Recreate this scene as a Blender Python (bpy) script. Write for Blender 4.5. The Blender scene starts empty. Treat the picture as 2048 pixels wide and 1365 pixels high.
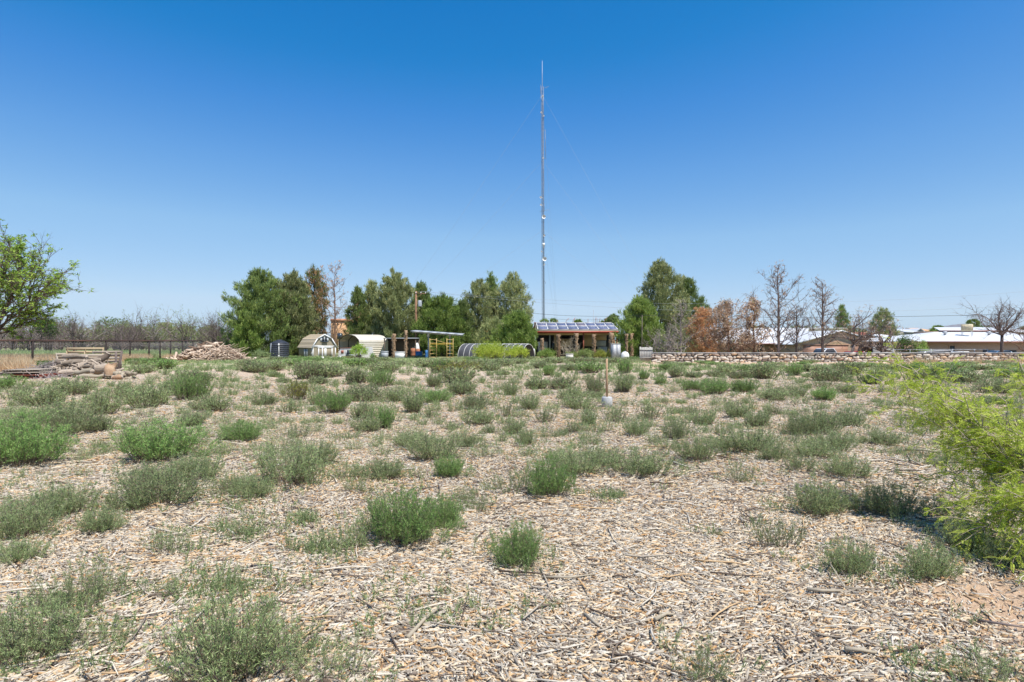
import bpy, math, random
import numpy as np
from math import sin, cos, pi, radians
# ------------------------------------------------------------------ camera, world, sun, exposure
F = 2048 * 20 / 36.0          # focal length in photo pixels
CZ = 1.55
HY = 682.5
scene = bpy.context.scene
cam_d = bpy.data.cameras.new("camera"); cam = bpy.data.objects.new("camera", cam_d)
scene.collection.objects.link(cam); scene.camera = cam
cam.location = (0, 0, CZ); cam.rotation_euler = (radians(90), 0, 0)
cam_d.sensor_width = 36; cam_d.lens = 20; cam_d.clip_start = .05; cam_d.clip_end = 30000
SUN_EL, SUN_AZ = 63.0, 136.0   # azimuth clockwise from the view direction (+Y)
world = bpy.data.worlds.new("World"); scene.world = world; world.use_nodes = True
wt = world.node_tree; wt.nodes.clear()
sky = wt.nodes.new('ShaderNodeTexSky'); sky.sky_type = 'NISHITA'; sky.sun_disc = False
sky.sun_elevation = radians(SUN_EL); sky.sun_rotation = radians(SUN_AZ)
sky.air_density = 1.0; sky.dust_density = 0.0; sky.ozone_density = 2.5; sky.altitude = 1200
# per-channel response of the camera's blue-sky rendering, applied to the sky radiance
bg = wt.nodes.new('ShaderNodeBackground'); bg.inputs[1].default_value = 0.12
wo = wt.nodes.new('ShaderNodeOutputWorld')
m1 = wt.nodes.new('ShaderNodeVectorMath'); m1.operation = 'SCALE'; m1.inputs['Scale'].default_value = .1
m2 = wt.nodes.new('ShaderNodeVectorMath'); m2.operation = 'SCALE'; m2.inputs['Scale'].default_value = 10
cv = wt.nodes.new('ShaderNodeRGBCurve')
for ci, pts in ((0, [(.085, .004), (.0996, .0095), (.116, .033), (.15, .081), (.229, .18), (.506, .352), (1, .42)]), (1, [(.12, .09), (.172, .136), (.2, .165), (.2545, .226), (.369, .333), (.672, .463), (1, .52)]), (2, [(.2, .27), (.321, .372), (.365, .427), (.442, .476), (.572, .53), (.727, .573), (1, .62)])):
    cu = cv.mapping.curves[ci]
    cu.points[0].location = (0, 0); cu.points[-1].location = pts[-1]
    for p in pts[:-1]: cu.points.new(*p)
    for p in cu.points: p.handle_type = 'VECTOR'
cv.mapping.use_clip = False; cv.mapping.update()
wt.links.new(sky.outputs[0], m1.inputs[0]); wt.links.new(m1.outputs[0], cv.inputs['Color']); wt.links.new(cv.outputs[0], m2.inputs[0]); wt.links.new(m2.outputs[0], bg.inputs[0]); wt.links.new(bg.outputs[0], wo.inputs[0])
sl = bpy.data.lights.new("sun", 'SUN'); sl.energy = 4.6; sl.angle = radians(.53); sl.color = (1, .955, .89)
sun = bpy.data.objects.new("sun", sl); scene.collection.objects.link(sun)
sun.rotation_euler = (radians(90 - SUN_EL), 0, radians(180 - SUN_AZ)); sun.location = (30, -40, 100)
vs = scene.view_settings; vs.view_transform = 'Standard'; vs.look = 'None'; vs.gamma = 1; vs.exposure = .45; vs.use_curve_mapping = False
COL = scene.collection
rng = np.random.default_rng(7); random.seed(7)

# ------------------------------------------------------------------ ground shape
def sm(a, b, t): t = np.clip((np.asarray(t, float) - a) / (b - a), 0, 1); return t * t * (3 - 2 * t)
def gz(x, y):
    x = np.asarray(x, float); y = np.asarray(y, float)
    r = -.6 * sm(15, 80, y) - .8 * sm(53, 66, y) * sm(13, 20, x)
    u = .05 * np.sin(.9 * x + .5 * y + 1) + .05 * np.sin(.42 * x - .75 * y) + .03 * np.sin(1.7 * x + 1.1 * y)
    return r + u * sm(3, 9, y) * (1 - sm(42, 50, y))
def P(px, py, D): return np.array(((px - 1024) / F * D, D, CZ + (HY - py) / F * D))
def X(px, D): return (px - 1024) / F * D
def Z(py, D): return CZ + (HY - py) / F * D
def G(px, py):
    D = F * CZ / (py - HY)
    for i in range(30):
        D = .5 * D + .5 * F * (CZ - float(gz(X(px, D), D))) / (py - HY)
    return X(px, D), D, float(gz(X(px, D), D))
def gb(px, D): return X(px, D), D, float(gz(X(px, D), D))

# ------------------------------------------------------------------ mesh builder
class MB:
    def __init__(s, M=None): s.v = []; s.f = []; s.t = []; s.n = 0; s.M = M
    def add(s, V, Fc, tint=None):
        V = np.asarray(V, float).reshape(-1, 3)
        if s.M is not None: V = V @ s.M[:3, :3].T + s.M[:3, 3]
        Fc = np.asarray(Fc, int)
        s.v.append(V); s.f.append(Fc + s.n)
        s.t.append(np.full(len(V), random.random()) if tint is None else np.broadcast_to(np.asarray(tint, float), (len(V),)))
        s.n += len(V); return s
    def box(s, c, size, rz=0, rx=0, ry=0, tint=None):
        h = np.array(size) / 2.
        V = np.array([[a, b, d] for a in (-1, 1) for b in (-1, 1) for d in (-1, 1)]) * h
        if rx: V = V @ rotm('x', rx).T
        if ry: V = V @ rotm('y', ry).T
        if rz: V = V @ rotm('z', rz).T
        return s.add(V + np.array(c), [[0, 1, 3, 2], [4, 6, 7, 5], [0, 4, 5, 1], [2, 3, 7, 6], [0, 2, 6, 4], [1, 5, 7, 3]], tint)
    def beam(s, a, b, w, h=None, tint=None):      # square bar from a to b
        a = np.array(a, float); b = np.array(b, float); h = h or w; d = b - a; L = np.linalg.norm(d); d /= L
        up = np.array([0, 0, 1.]) if abs(d[2]) < .95 else np.array([0, 1., 0]); r = np.cross(d, up); r /= np.linalg.norm(r); u = np.cross(r, d)
        V = [p + r * w / 2 * i + u * h / 2 * j for p in (a, b) for i, j in ((-1, -1), (1, -1), (1, 1), (-1, 1))]
        return s.add(V, [[0, 1, 2, 3], [7, 6, 5, 4], [0, 4, 5, 1], [1, 5, 6, 2], [2, 6, 7, 3], [3, 7, 4, 0]], tint)
    def tube(s, pts, rad, n=6, tint=None, cap=True, rough=0):
        pts = np.asarray(pts, float); k = len(pts); rad = np.broadcast_to(rad, (k,))
        V = []; u0 = None
        for i in range(k):
            d = pts[min(i + 1, k - 1)] - pts[max(i - 1, 0)]; d = d / (np.linalg.norm(d) + 1e-9)
            if u0 is None: u0 = np.cross(d, [0, 0, 1.] if abs(d[2]) < .9 else [0, 1., 0])
            u0 = u0 - d * np.dot(u0, d); u0 /= np.linalg.norm(u0) + 1e-9; w = np.cross(d, u0)
            for j in range(n): a = 2 * pi * j / n; V.append(pts[i] + rad[i] * (1 + (random.uniform(-rough, rough) if rough else 0)) * (cos(a) * u0 + sin(a) * w))
        Fc = [[i * n + j, i * n + (j + 1) % n, (i + 1) * n + (j + 1) % n, (i + 1) * n + j] for i in range(k - 1) for j in range(n)]
        if cap:
            V.append(pts[0]); V.append(pts[-1]); m = k * n
            Fc += [[(j + 1) % n, j, m, m] for j in range(n)] + [[(k - 1) * n + j, (k - 1) * n + (j + 1) % n, m + 1, m + 1] for j in range(n)]
        return s.add(V, Fc, tint)
    def lathe(s, c, prof, n=16, tint=None):
        c = np.array(c, float); V = [c + (r * cos(2 * pi * j / n), r * sin(2 * pi * j / n), z) for r, z in prof for j in range(n)]
        return s.add(V, [[i * n + j, i * n + (j + 1) % n, (i + 1) * n + (j + 1) % n, (i + 1) * n + j] for i in range(len(prof) - 1) for j in range(n)], tint)
    def prism(s, poly, a, b, axis='y', tint=None):  # polygon (u,w) in plane, extruded a..b along axis
        k = len(poly); V = []
        for q in (a, b):
            for u, w in poly: V.append((u, q, w) if axis == 'y' else (q, u, w) if axis == 'x' else (u, w, q))
        s.add(V, [[i, (i + 1) % k, k + (i + 1) % k, k + i] for i in range(k)], tint)
        for o in (0, k):   # fan caps as quads/tris
            s.add([V[o + i] for i in range(k)], [[0, i, i + 1, i + 1] for i in range(1, k - 1)], tint)
        return s
    def quad(s, *p, tint=None): return s.add(p, [[0, 1, 2, 3]], tint)
    def blades(s, p, d, L, w, tint=None, bend=.0, droop=0):   # kite-shaped leaf quads, vectorised
        N = len(p); d = d / (np.linalg.norm(d, axis=1, keepdims=True) + 1e-9)
        r = np.cross(d, rng.normal(size=(N, 3))); r /= np.linalg.norm(r, axis=1, keepdims=True) + 1e-9
        L = np.broadcast_to(L, (N,))[:, None]; w = np.broadcast_to(w, (N,))[:, None]
        m = p + d * L * .45; t = p + d * L; t[:, 2] -= droop * L[:, 0]
        V = np.stack([p, m + r * w / 2, t, m - r * w / 2], 1)
        tt = rng.random(N) if tint is None else np.broadcast_to(tint, (N,))
        return s.add(V, np.arange(N * 4).reshape(N, 4), np.repeat(tt, 4))
    def prisms(s, A, B, ra, rb, tint=None):                   # many 3-sided tapered twigs
        N = len(A); d = B - A; d = d / (np.linalg.norm(d, axis=1, keepdims=True) + 1e-9)
        u = np.cross(d, np.array([.3, .5, .81])); u /= np.linalg.norm(u, axis=1, keepdims=True) + 1e-9; w = np.cross(d, u)
        ra = np.broadcast_to(ra, (N,))[:, None]; rb = np.broadcast_to(rb, (N,))[:, None]
        V = np.stack([A + ra * (cos(a) * u + sin(a) * w) for a in (0, 2.094, 4.189)] + [B + rb * (cos(a) * u + sin(a) * w) for a in (0, 2.094, 4.189)], 1)
        base = np.arange(N)[:, None] * 6
        Fc = np.concatenate([base + np.array(q) for q in ([0, 1, 4, 3], [1, 2, 5, 4], [2, 0, 3, 5])])
        tt = rng.random(N) if tint is None else np.broadcast_to(tint, (N,))
        return s.add(V, Fc, np.repeat(tt, 6))
    def build(s, name, mat, parent=None, smooth=False, off=None):
        V = np.concatenate(s.v); Fc = np.concatenate(s.f); T = np.concatenate(s.t)
        if off is None: off = OFF.get(parent.name, (0, 0, 0)) if parent else (0, 0, 0)
        V = V - np.array(off)
        tri = Fc[:, 2] == Fc[:, 3]; cnt = np.where(tri, 3, 4); keep = np.ones(Fc.shape, bool); keep[tri, 3] = False
        me = bpy.data.meshes.new(name); me.vertices.add(len(V)); me.vertices.foreach_set('co', V.ravel().astype(np.float32))
        li = Fc[keep]; me.loops.add(len(li)); me.loops.foreach_set('vertex_index', li.astype(np.int32))
        me.polygons.add(len(Fc)); st = np.concatenate([[0], np.cumsum(cnt)[:-1]]); me.polygons.foreach_set('loop_start', st.astype(np.int32))
        if smooth: me.polygons.foreach_set('use_smooth', np.ones(len(Fc), bool))
        a = me.attributes.new('tint', 'FLOAT', 'POINT'); a.data.foreach_set('value', T.astype(np.float32))
        me.update(); me.validate()
        me.materials.append(M[mat] if isinstance(mat, str) else mat)
        o = bpy.data.objects.new(name, me); COL.objects.link(o)
        if parent: o.parent = parent; OFF[o.name] = tuple(off)
        return o
OFF = {}
def rotm(ax, a):
    c, s = cos(a), sin(a)
    return np.array({'x': [[1, 0, 0], [0, c, -s], [0, s, c]], 'y': [[c, 0, s], [0, 1, 0], [-s, 0, c]], 'z': [[c, -s, 0], [s, c, 0], [0, 0, 1]]}[ax])
def frame(x, y, z, rz=0): m = np.eye(4); m[:3, :3] = rotm('z', rz); m[:3, 3] = (x, y, z); return m
def tag(o, label=None, cat=None, group=None, kind=None):
    if label: o['label'] = label
    if cat: o['category'] = cat
    if group: o['group'] = group
    if kind: o['kind'] = kind
    return o
def thing(name, label, cat, loc, group=None):
    o = bpy.data.objects.new(name, None); COL.objects.link(o); o.location = [float(q) for q in loc]; o.empty_display_size = .3
    OFF[o.name] = tuple(float(q) for q in loc); return tag(o, label, cat, group)
def copy_thing(o, loc, rz=0, sc=(1, 1, 1), label=None, cat=None, group=None):
    r = o.copy(); COL.objects.link(r); r.location = loc; r.rotation_euler = (0, 0, rz); r.scale = sc
    for ch in list(o.children):
        c = ch.copy(); COL.objects.link(c); c.parent = r
    return tag(r, label, cat, group)

# ------------------------------------------------------------------ materials
M = {}
def new(name):
    m = bpy.data.materials.new(name); m.use_nodes = True; nt = m.node_tree; nt.nodes.clear(); M[name] = m
    out = nt.nodes.new('ShaderNodeOutputMaterial'); return m, nt, out
def N(nt, t, **k):
    n = nt.nodes.new(t)
    for a, b in k.items():
        if a in n.inputs.keys(): n.inputs[a].default_value = b
        else: setattr(n, a, b)
    return n
def ramp(nt, src, stops, interp='LINEAR'):
    r = nt.nodes.new('ShaderNodeValToRGB'); r.color_ramp.interpolation = interp; e = r.color_ramp.elements
    while len(e) < len(stops): e.new(.5)
    for q, (p, c) in zip(e, stops): q.position = p; q.color = (*c, 1)
    nt.links.new(src, r.inputs[0]); return r.outputs[0]
def mat(name, c1, c2=None, rough=.8, scale=6, bump=.0, metal=0, tintmix=0, spec=.3, detail=5, stretch=None):
    """two-tone noise-mottled surface, optionally varied by the per-piece tint"""
    m, nt, out = new(name); c2 = c2 or tuple(q * .8 for q in c1)
    b = N(nt, 'ShaderNodeBsdfPrincipled', Roughness=rough, Metallic=metal); b.inputs['Specular IOR Level'].default_value = spec
    tc = N(nt, 'ShaderNodeTexCoord'); src = tc.outputs['Object']
    if stretch:
        mp = N(nt, 'ShaderNodeMapping'); mp.inputs['Scale'].default_value = stretch; nt.links.new(src, mp.inputs[0]); src = mp.outputs[0]
    n = N(nt, 'ShaderNodeTexNoise', Scale=scale, Detail=detail, Roughness=.65); nt.links.new(src, n.inputs['Vector'])
    fac = n.outputs[0]
    if tintmix:
        at = N(nt, 'ShaderNodeAttribute', attribute_name='tint'); mx = N(nt, 'ShaderNodeMix'); mx.inputs[0].default_value = tintmix
        nt.links.new(fac, mx.inputs[2]); nt.links.new(at.outputs['Fac'], mx.inputs[3]); fac = mx.outputs[0]
    lo, hi = (.5 - .2 * (1 - tintmix) - .45 * tintmix, .5 + .2 * (1 - tintmix) + .45 * tintmix)
    col = ramp(nt, fac, [(max(lo, 0), c1), (min(hi, 1), c2)]); nt.links.new(col, b.inputs['Base Color'])
    if bump:
        bp = N(nt, 'ShaderNodeBump', Strength=bump, Distance=.03); nt.links.new(n.outputs[0], bp.inputs['Height']); nt.links.new(bp.outputs[0], b.inputs['Normal'])
    nt.links.new(b.outputs[0], out.inputs[0]); return m
def leafmat(name, stops, trans=.3, rough=.6):
    m, nt, out = new(name); at = N(nt, 'ShaderNodeAttribute', attribute_name='tint')
    oi = N(nt, 'ShaderNodeObjectInfo')
    col = ramp(nt, at.outputs['Fac'], stops)
    h = N(nt, 'ShaderNodeHueSaturation'); mr = N(nt, 'ShaderNodeMapRange'); mr.inputs[3].default_value = .82; mr.inputs[4].default_value = 1.18
    nt.links.new(oi.outputs['Random'], mr.inputs[0]); nt.links.new(mr.outputs[0], h.inputs['Value']); nt.links.new(col, h.inputs['Color'])
    b = N(nt, 'ShaderNodeBsdfPrincipled', Roughness=rough); b.inputs['Specular IOR Level'].default_value = .25
    t = N(nt, 'ShaderNodeBsdfTranslucent'); mx = N(nt, 'ShaderNodeMixShader'); mx.inputs[0].default_value = trans
    nt.links.new(h.outputs[0], b.inputs['Base Color']); nt.links.new(h.outputs[0], t.inputs[0])
    nt.links.new(b.outputs[0], mx.inputs[1]); nt.links.new(t.outputs[0], mx.inputs[2]); nt.links.new(mx.outputs[0], out.inputs[0]); return m
leafmat('weed_grey', [(0, (0.175, 0.240, 0.097)), (.5, (0.298, 0.387, 0.156)), (.85, (0.441, 0.513, 0.234)), (1, (0.534, 0.523, 0.293))])
leafmat('weed_green', [(0, (0.132, 0.242, 0.066)), (.6, (0.253, 0.418, 0.110)), (1, (0.418, 0.550, 0.187))])
leafmat('weed_yellow', [(0, (.16, .2, .03)), (.6, (.28, .30, .05)), (1, (.42, .38, .10))])
leafmat('weed_stem', [(0, (.13, .10, .07)), (1, (.28, .22, .16))], .05)
leafmat('dry_grass', [(0, (0.504, 0.324, 0.168)), (.6, (0.720, 0.516, 0.312)), (1, (0.800, 0.696, 0.456))], .25)
leafmat('grass_green', [(0, (.06, .13, .02)), (.6, (.12, .22, .04)), (1, (.22, .29, .08))], .3)
leafmat('pine_dark', [(0, (0.116, 0.163, 0.049)), (.5, (0.233, 0.312, 0.090)), (.9, (0.422, 0.490, 0.152)), (1, (0.495, 0.416, 0.194))], .3)
leafmat('pine_light', [(0, (0.138, 0.213, 0.044)), (.5, (0.263, 0.362, 0.075)), (1, (0.438, 0.512, 0.150))], .22)
leafmat('pine_olive', [(0, (0.172, 0.197, 0.075)), (.5, (0.329, 0.365, 0.143)), (1, (0.572, 0.540, 0.272))], .2)
leafmat('pine_brown', [(0, (0.480, 0.240, 0.108)), (.5, (0.744, 0.432, 0.216)), (1, (0.850, 0.600, 0.336))], .2)
leafmat('pine_mixed', [(0, (0.103, 0.138, 0.046)), (.45, (0.230, 0.265, 0.092)), (.6, (0.598, 0.322, 0.161)), (1, (0.759, 0.460, 0.253))], .2)
leafmat('dead_mixed', [(0, (0.310, 0.230, 0.172)), (.5, (0.517, 0.368, 0.253)), (.8, (0.667, 0.437, 0.253)), (1, (0.287, 0.299, 0.138))], .1)
leafmat('pecan_leaf', [(0, (0.161, 0.276, 0.034)), (.5, (0.310, 0.460, 0.069)), (1, (0.483, 0.598, 0.138))], .35)
leafmat('mesquite_leaf', [(0, (.32, .42, .04)), (.5, (.50, .60, .08)), (1, (.68, .72, .18))], .45)
leafmat('orchard_leaf', [(0, (.18, .24, .06)), (1, (.34, .38, .14))], .3)
mat('bark', (.10, .075, .055), (.2, .155, .12), .95, 8, .6, tintmix=.4, spec=.1)
mat('bark_grey', (.10, .08, .07), (.27, .21, .185), .95, 8, .4, tintmix=.5, spec=.1)
mat('bark_red', (.15, .09, .06), (.3, .18, .12), .95, 8, .5, tintmix=.5, spec=.1)
mat('twig_grey', (.24, .2, .18), (.46, .39, .35), .9, 8, 0, tintmix=.6, spec=.1)
mat('twig_pale', (.28, .23, .16), (.45, .38, .28), .8, 20, .1, tintmix=.5)
mat('palm_bark', (.16, .10, .06), (.42, .29, .18), .95, 9, .9, tintmix=.5, spec=.1)
mat('log_wood', (.10, .075, .055), (.60, .49, .38), .95, 5, 1, tintmix=.38, spec=.1, stretch=(1, 2, 3), detail=10)
mat('heap_wood', (.2, .13, .09), (.78, .62, .47), .95, 2.5, .5, tintmix=.8, spec=.1)
mat('log_orange', (.30, .15, .07), (.56, .40, .26), .9, 7, .4, tintmix=.3)
mat('pallet_wood', (.22, .18, .14), (.46, .39, .31), .9, 12, .3, tintmix=.6, spec=.15)
mat('pallet_new', (.38, .28, .16), (.52, .41, .26), .85, 10, .2, tintmix=.5)
mat('pallet_red', (.22, .05, .03), (.32, .08, .05), .8)
mat('rust_pipe', (.018, .014, .013), (.045, .03, .026), .75, 5, .1)
mat('rust_top', (.03, .024, .022), (.16, .085, .06), .7, .35, .1)
mat('wire', (.3, .28, .26), (.4, .38, .36), .5, metal=.6)
mat('tan_siding', (.30, .255, .175), (.35, .3, .21), .8, 3)
mat('tan_roof', (.50, .40, .26), (.6, .49, .34), .85, 6, .3, tintmix=.5)
mat('white_paint', (.74, .73, .7), (.84, .83, .8), .5, 2)
mat('white_metal', (.62, .61, .58), (.8, .79, .76), .5, 2.5)
mat('dirty_white', (.45, .40, .34), (.82, .8, .76), .6, 2.2)
mat('glass_dark', (.04, .05, .06), (.07, .085, .1), .08, 2, spec=.6)
mat('carport_metal', (.60, .54, .43), (.7, .64, .53), .45, 3, metal=.1)
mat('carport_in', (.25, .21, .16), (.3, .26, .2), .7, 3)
mat('black_plastic', (.022, .025, .032), (.045, .05, .062), .45, 1.5)
mat('pvc_white', (.7, .68, .64), (.8, .78, .74), .5)
mat('stucco', (.58, .33, .17), (.66, .4, .22), .9, 1.5, .2)
mat('stucco_pink', (.50, .22, .13), (.6, .3, .18), .9, 1.5)
mat('stucco_tan', (.42, .28, .15), (.52, .36, .21), .9, 1.2, .2)
mat('red_metal', (.42, .06, .035), (.52, .10, .06), .45, 3)
mat('red_rust', (.28, .08, .05), (.4, .13, .08), .8, 5)
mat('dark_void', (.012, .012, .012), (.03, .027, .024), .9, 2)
mat('grey_board', (.32, .30, .26), (.48, .46, .42), .85, 4, .1)
mat('metal_grey', (.32, .34, .36), (.5, .52, .54), .6, 3, metal=.1)
mat('galv', (.38, .39, .4), (.52, .53, .54), .6, 6, metal=.2)
mat('tower_steel', (.22, .24, .27), (.34, .36, .39), .45, 2, metal=.4)
mat('scaffold_yellow', (.55, .38, .12), (.62, .46, .2), .6, 4)
mat('shade_cloth', (.06, .062, .07), (.11, .11, .12), .85, 1.2, .2, stretch=(1, 1, .6))
mat('pole_wood', (.22, .12, .065), (.34, .2, .12), .9, 5, .3)
mat('concrete', (.38, .38, .37), (.52, .51, .49), .9, 12, .3)
mat('handle_wood', (.40, .24, .13), (.5, .33, .2), .7, 14, .2)
mat('brick_tan', (.44, .29, .2), (.58, .42, .31), .9, 9, .3, stretch=(1, 1, 3))
mat('brick_brown', (.46, .30, .2), (.62, .44, .31), .9, 7, .3, stretch=(1, 1, 3))
mat('door_brown', (.34, .18, .12), (.40, .22, .15), .6, 2)
mat('trim_red', (.26, .11, .08), (.33, .15, .11), .7, 2)
mat('roof_white', (.62, .61, .585), (.72, .71, .69), .4, 1.5)
mat('roof_far', (.55, .56, .58), (.72, .72, .72), .5, 1.5)
mat('cooler', (.50, .45, .30), (.6, .55, .38), .6, 3)
mat('cable', (.03, .03, .03), (.05, .05, .05), .6)
mat('cable_light', (.3, .32, .34), (.4, .42, .44), .5)
mat('car_white', (.7, .71, .72), (.78, .79, .8), .15, 1, spec=.6)
mat('car_red', (.45, .02, .03), (.5, .03, .04), .15, 1, spec=.6)
mat('car_blue', (.12, .2, .3), (.14, .23, .34), .15, 1, spec=.6)
mat('tyre', (.02, .02, .02), (.035, .035, .035), .8)
mat('blue_plastic', (.03, .12, .3), (.05, .17, .38), .5)
mat('rust_red', (.3, .11, .05), (.42, .18, .1), .8, 5)
mat('yellow_paint', (.6, .38, .04), (.68, .46, .08), .5)
mat('mountain_rock', (.16, .15, .16), (.24, .22, .22), 1, .004)
mat('stone', (.55, .48, .38), (.3, .25, .2), .9, 5, .5, tintmix=.8)
mat('mortar', (.10, .085, .07), (.17, .145, .12), .95, 8)

# stones of the wall: several stone colours picked by tint
m, nt, out = new('stone_mix'); at = N(nt, 'ShaderNodeAttribute', attribute_name='tint')
c = ramp(nt, at.outputs['Fac'], [(0, (.34, .29, .25)), (.2, (.5, .44, .37)), (.5, (.64, .56, .46)), (.76, (.66, .58, .48)), (.88, (.62, .42, .24)), (.95, (.7, .63, .54)), (1, (.4, .25, .17))])
tc = N(nt, 'ShaderNodeTexCoord'); n = N(nt, 'ShaderNodeTexNoise', Scale=9, Detail=4); nt.links.new(tc.outputs['Object'], n.inputs['Vector'])
mx = N(nt, 'ShaderNodeMix', data_type='RGBA', blend_type='MULTIPLY'); mx.inputs[0].default_value = .7
nt.links.new(c, mx.inputs[6]); nt.links.new(ramp(nt, n.outputs[0], [(.3, (.6, .6, .6)), (.6, (1, 1, 1))]), mx.inputs[7])
b = N(nt, 'ShaderNodeBsdfPrincipled', Roughness=.9); nt.links.new(mx.outputs[2], b.inputs['Base Color']); nt.links.new(b.outputs[0], out.inputs[0])

# wood chips: weathered grey, straw and orange heartwood
m, nt, out = new('chips'); at = N(nt, 'ShaderNodeAttribute', attribute_name='tint')
c = ramp(nt, at.outputs['Fac'], [(0, (.075, .052, .04)), (.1, (.16, .118, .09)), (.22, (.31, .255, .195)), (.4, (.48, .42, .335)), (.56, (.70, .63, .52)), (.7, (.68, .56, .39)), (.82, (.62, .44, .255)), (.93, (.52, .31, .135)), (1, (.36, .20, .10))])
tc = N(nt, 'ShaderNodeTexCoord'); n = N(nt, 'ShaderNodeTexNoise', Scale=120, Detail=2); nt.links.new(tc.outputs['Object'], n.inputs['Vector'])
mx = N(nt, 'ShaderNodeMix', data_type='RGBA', blend_type='MULTIPLY'); mx.inputs[0].default_value = .5
nt.links.new(c, mx.inputs[6]); nt.links.new(ramp(nt, n.outputs[0], [(.35, (.6, .58, .56)), (.6, (1, 1, 1))]), mx.inputs[7])
b = N(nt, 'ShaderNodeBsdfPrincipled', Roughness=.85); b.inputs['Specular IOR Level'].default_value = .2
nt.links.new(mx.outputs[2], b.inputs['Base Color']); nt.links.new(b.outputs[0], out.inputs[0])

# ground: chip litter / orange sand / green field, blended by mesh attributes
m, nt, out = new('ground'); tc = N(nt, 'ShaderNodeTexCoord'); O = tc.outputs['Object']
def noise(sc, det=4, ro=.6, st=None):
    s_ = O
    if st: mp = N(nt, 'ShaderNodeMapping'); mp.inputs['Scale'].default_value = st; nt.links.new(O, mp.inputs[0]); s_ = mp.outputs[0]
    q = N(nt, 'ShaderNodeTexNoise', Scale=sc, Detail=det, Roughness=ro); nt.links.new(s_, q.inputs['Vector']); return q.outputs[0]
def mixc(f, a, b_):
    q = N(nt, 'ShaderNodeMix', data_type='RGBA'); nt.links.new(f, q.inputs[0]); nt.links.new(a, q.inputs[6]); nt.links.new(b_, q.inputs[7]); return q.outputs[2]
vo = N(nt, 'ShaderNodeTexVoronoi', Scale=26); mp = N(nt, 'ShaderNodeMapping'); mp.inputs['Scale'].default_value = (1, 1, 1); mp.inputs['Rotation'].default_value = (0, 0, .5)
nt.links.new(O, mp.inputs[0]); nt.links.new(mp.outputs[0], vo.inputs['Vector'])
sepc = N(nt, 'ShaderNodeSeparateColor'); nt.links.new(vo.outputs['Color'], sepc.inputs[0])
chip = ramp(nt, sepc.outputs[0], [(0, (.13, .095, .07)), (.12, (.27, .21, .165)), (.3, (.45, .37, .30)), (.55, (.60, .52, .43)), (.72, (.60, .48, .35)), (.88, (.62, .44, .26)), (1, (.56, .34, .16))])
big = noise(.9, 5, .6); chip2 = mixc(ramp(nt, big, [(.45, (0, 0, 0)), (.75, (.6, .6, .6))]), chip, ramp(nt, noise(20, 3), [(.35, (.48, .31, .17)), (.65, (.68, .5, .32))]))
sand = ramp(nt, noise(16, 9, .8), [(.3, (.40, .26, .16)), (.5, (.60, .41, .26)), (.68, (.72, .54, .38))])
field = ramp(nt, noise(1.3, 8, .75), [(.3, (.11, .15, .05)), (.5, (.19, .21, .09)), (.64, (.42, .34, .21))])
grav = ramp(nt, noise(9, 6, .7), [(.3, (.44, .38, .33)), (.7, (.6, .53, .46))])
dry = ramp(nt, noise(4, 8, .75), [(.3, (.3, .2, .1)), (.7, (.55, .4, .24))])
def A(nm): q = N(nt, 'ShaderNodeAttribute', attribute_name=nm); return q.outputs['Fac']
c = mixc(A('sand'), chip2, sand); c = mixc(A('field'), c, field); c = mixc(A('dry'), c, dry); c = mixc(A('grav'), c, grav)
b = N(nt, 'ShaderNodeBsdfPrincipled', Roughness=.95); b.inputs['Specular IOR Level'].default_value = .1
bp = N(nt, 'ShaderNodeBump', Strength=.9, Distance=.05); nt.links.new(noise(14, 6, .75), bp.inputs['Height']); nt.links.new(bp.outputs[0], b.inputs['Normal'])
nt.links.new(c, b.inputs['Base Color']); nt.links.new(b.outputs[0], out.inputs[0])

# solar panel cells
m, nt, out = new('solar'); at = N(nt, 'ShaderNodeAttribute', attribute_name='tint')
tc = N(nt, 'ShaderNodeTexCoord'); w = N(nt, 'ShaderNodeTexWave', Scale=2.4, Distortion=0); w.bands_direction = 'X'; nt.links.new(tc.outputs['Object'], w.inputs['Vector'])
c = ramp(nt, at.outputs['Fac'], [(0, (.07, .075, .14)), (.5, (.1, .11, .2)), (1, (.14, .1, .11))])
mx = N(nt, 'ShaderNodeMix', data_type='RGBA'); nt.links.new(ramp(nt, w.outputs[0], [(.8, (0, 0, 0)), (.95, (.35, .35, .35))]), mx.inputs[0]); nt.links.new(c, mx.inputs[6]); mx.inputs[7].default_value = (.4, .4, .5, 1)
b = N(nt, 'ShaderNodeBsdfPrincipled', Roughness=.2); nt.links.new(mx.outputs[2], b.inputs['Base Color']); nt.links.new(b.outputs[0], out.inputs[0])

# ------------------------------------------------------------------ ground sheet
def axis(lo, hi, step, far):
    c = list(np.arange(lo, hi + .01, step)); s = step; p = hi; R_ = []
    while p < far: s *= 1.35; p += s; R_.append(p)
    s = step; p = lo; L_ = []
    while p > -far: s *= 1.35; p -= s; L_.append(p)
    return np.array(L_[::-1] + c + R_)
gx = axis(-60, 60, .5, 9000); gy = axis(0, 90, .5, 9000)
XX, YY = np.meshgrid(gx, gy); nx, ny = len(gx), len(gy)
VV = np.stack([XX, YY, gz(XX, YY)], -1).reshape(-1, 3)
ii = (np.arange(ny - 1)[:, None] * nx + np.arange(nx - 1)[None]).ravel()
mb = MB(); mb.add(VV, np.stack([ii, ii + 1, ii + nx + 1, ii + nx], 1), 0)
ground = mb.build('ground', 'ground', smooth=True); tag(ground, kind='structure')
def fld(x, y, s=1., o=0): return (np.sin(x * s * .9 + 1.3 * np.sin(y * s * .7 + o)) * np.sin(y * s * 1.1 + 1.7 * np.sin(x * s * .6 + 2 + o)) + .5 * np.sin(x * s * 2.9 + y * s * 1.7 + o)) / 1.5
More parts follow.
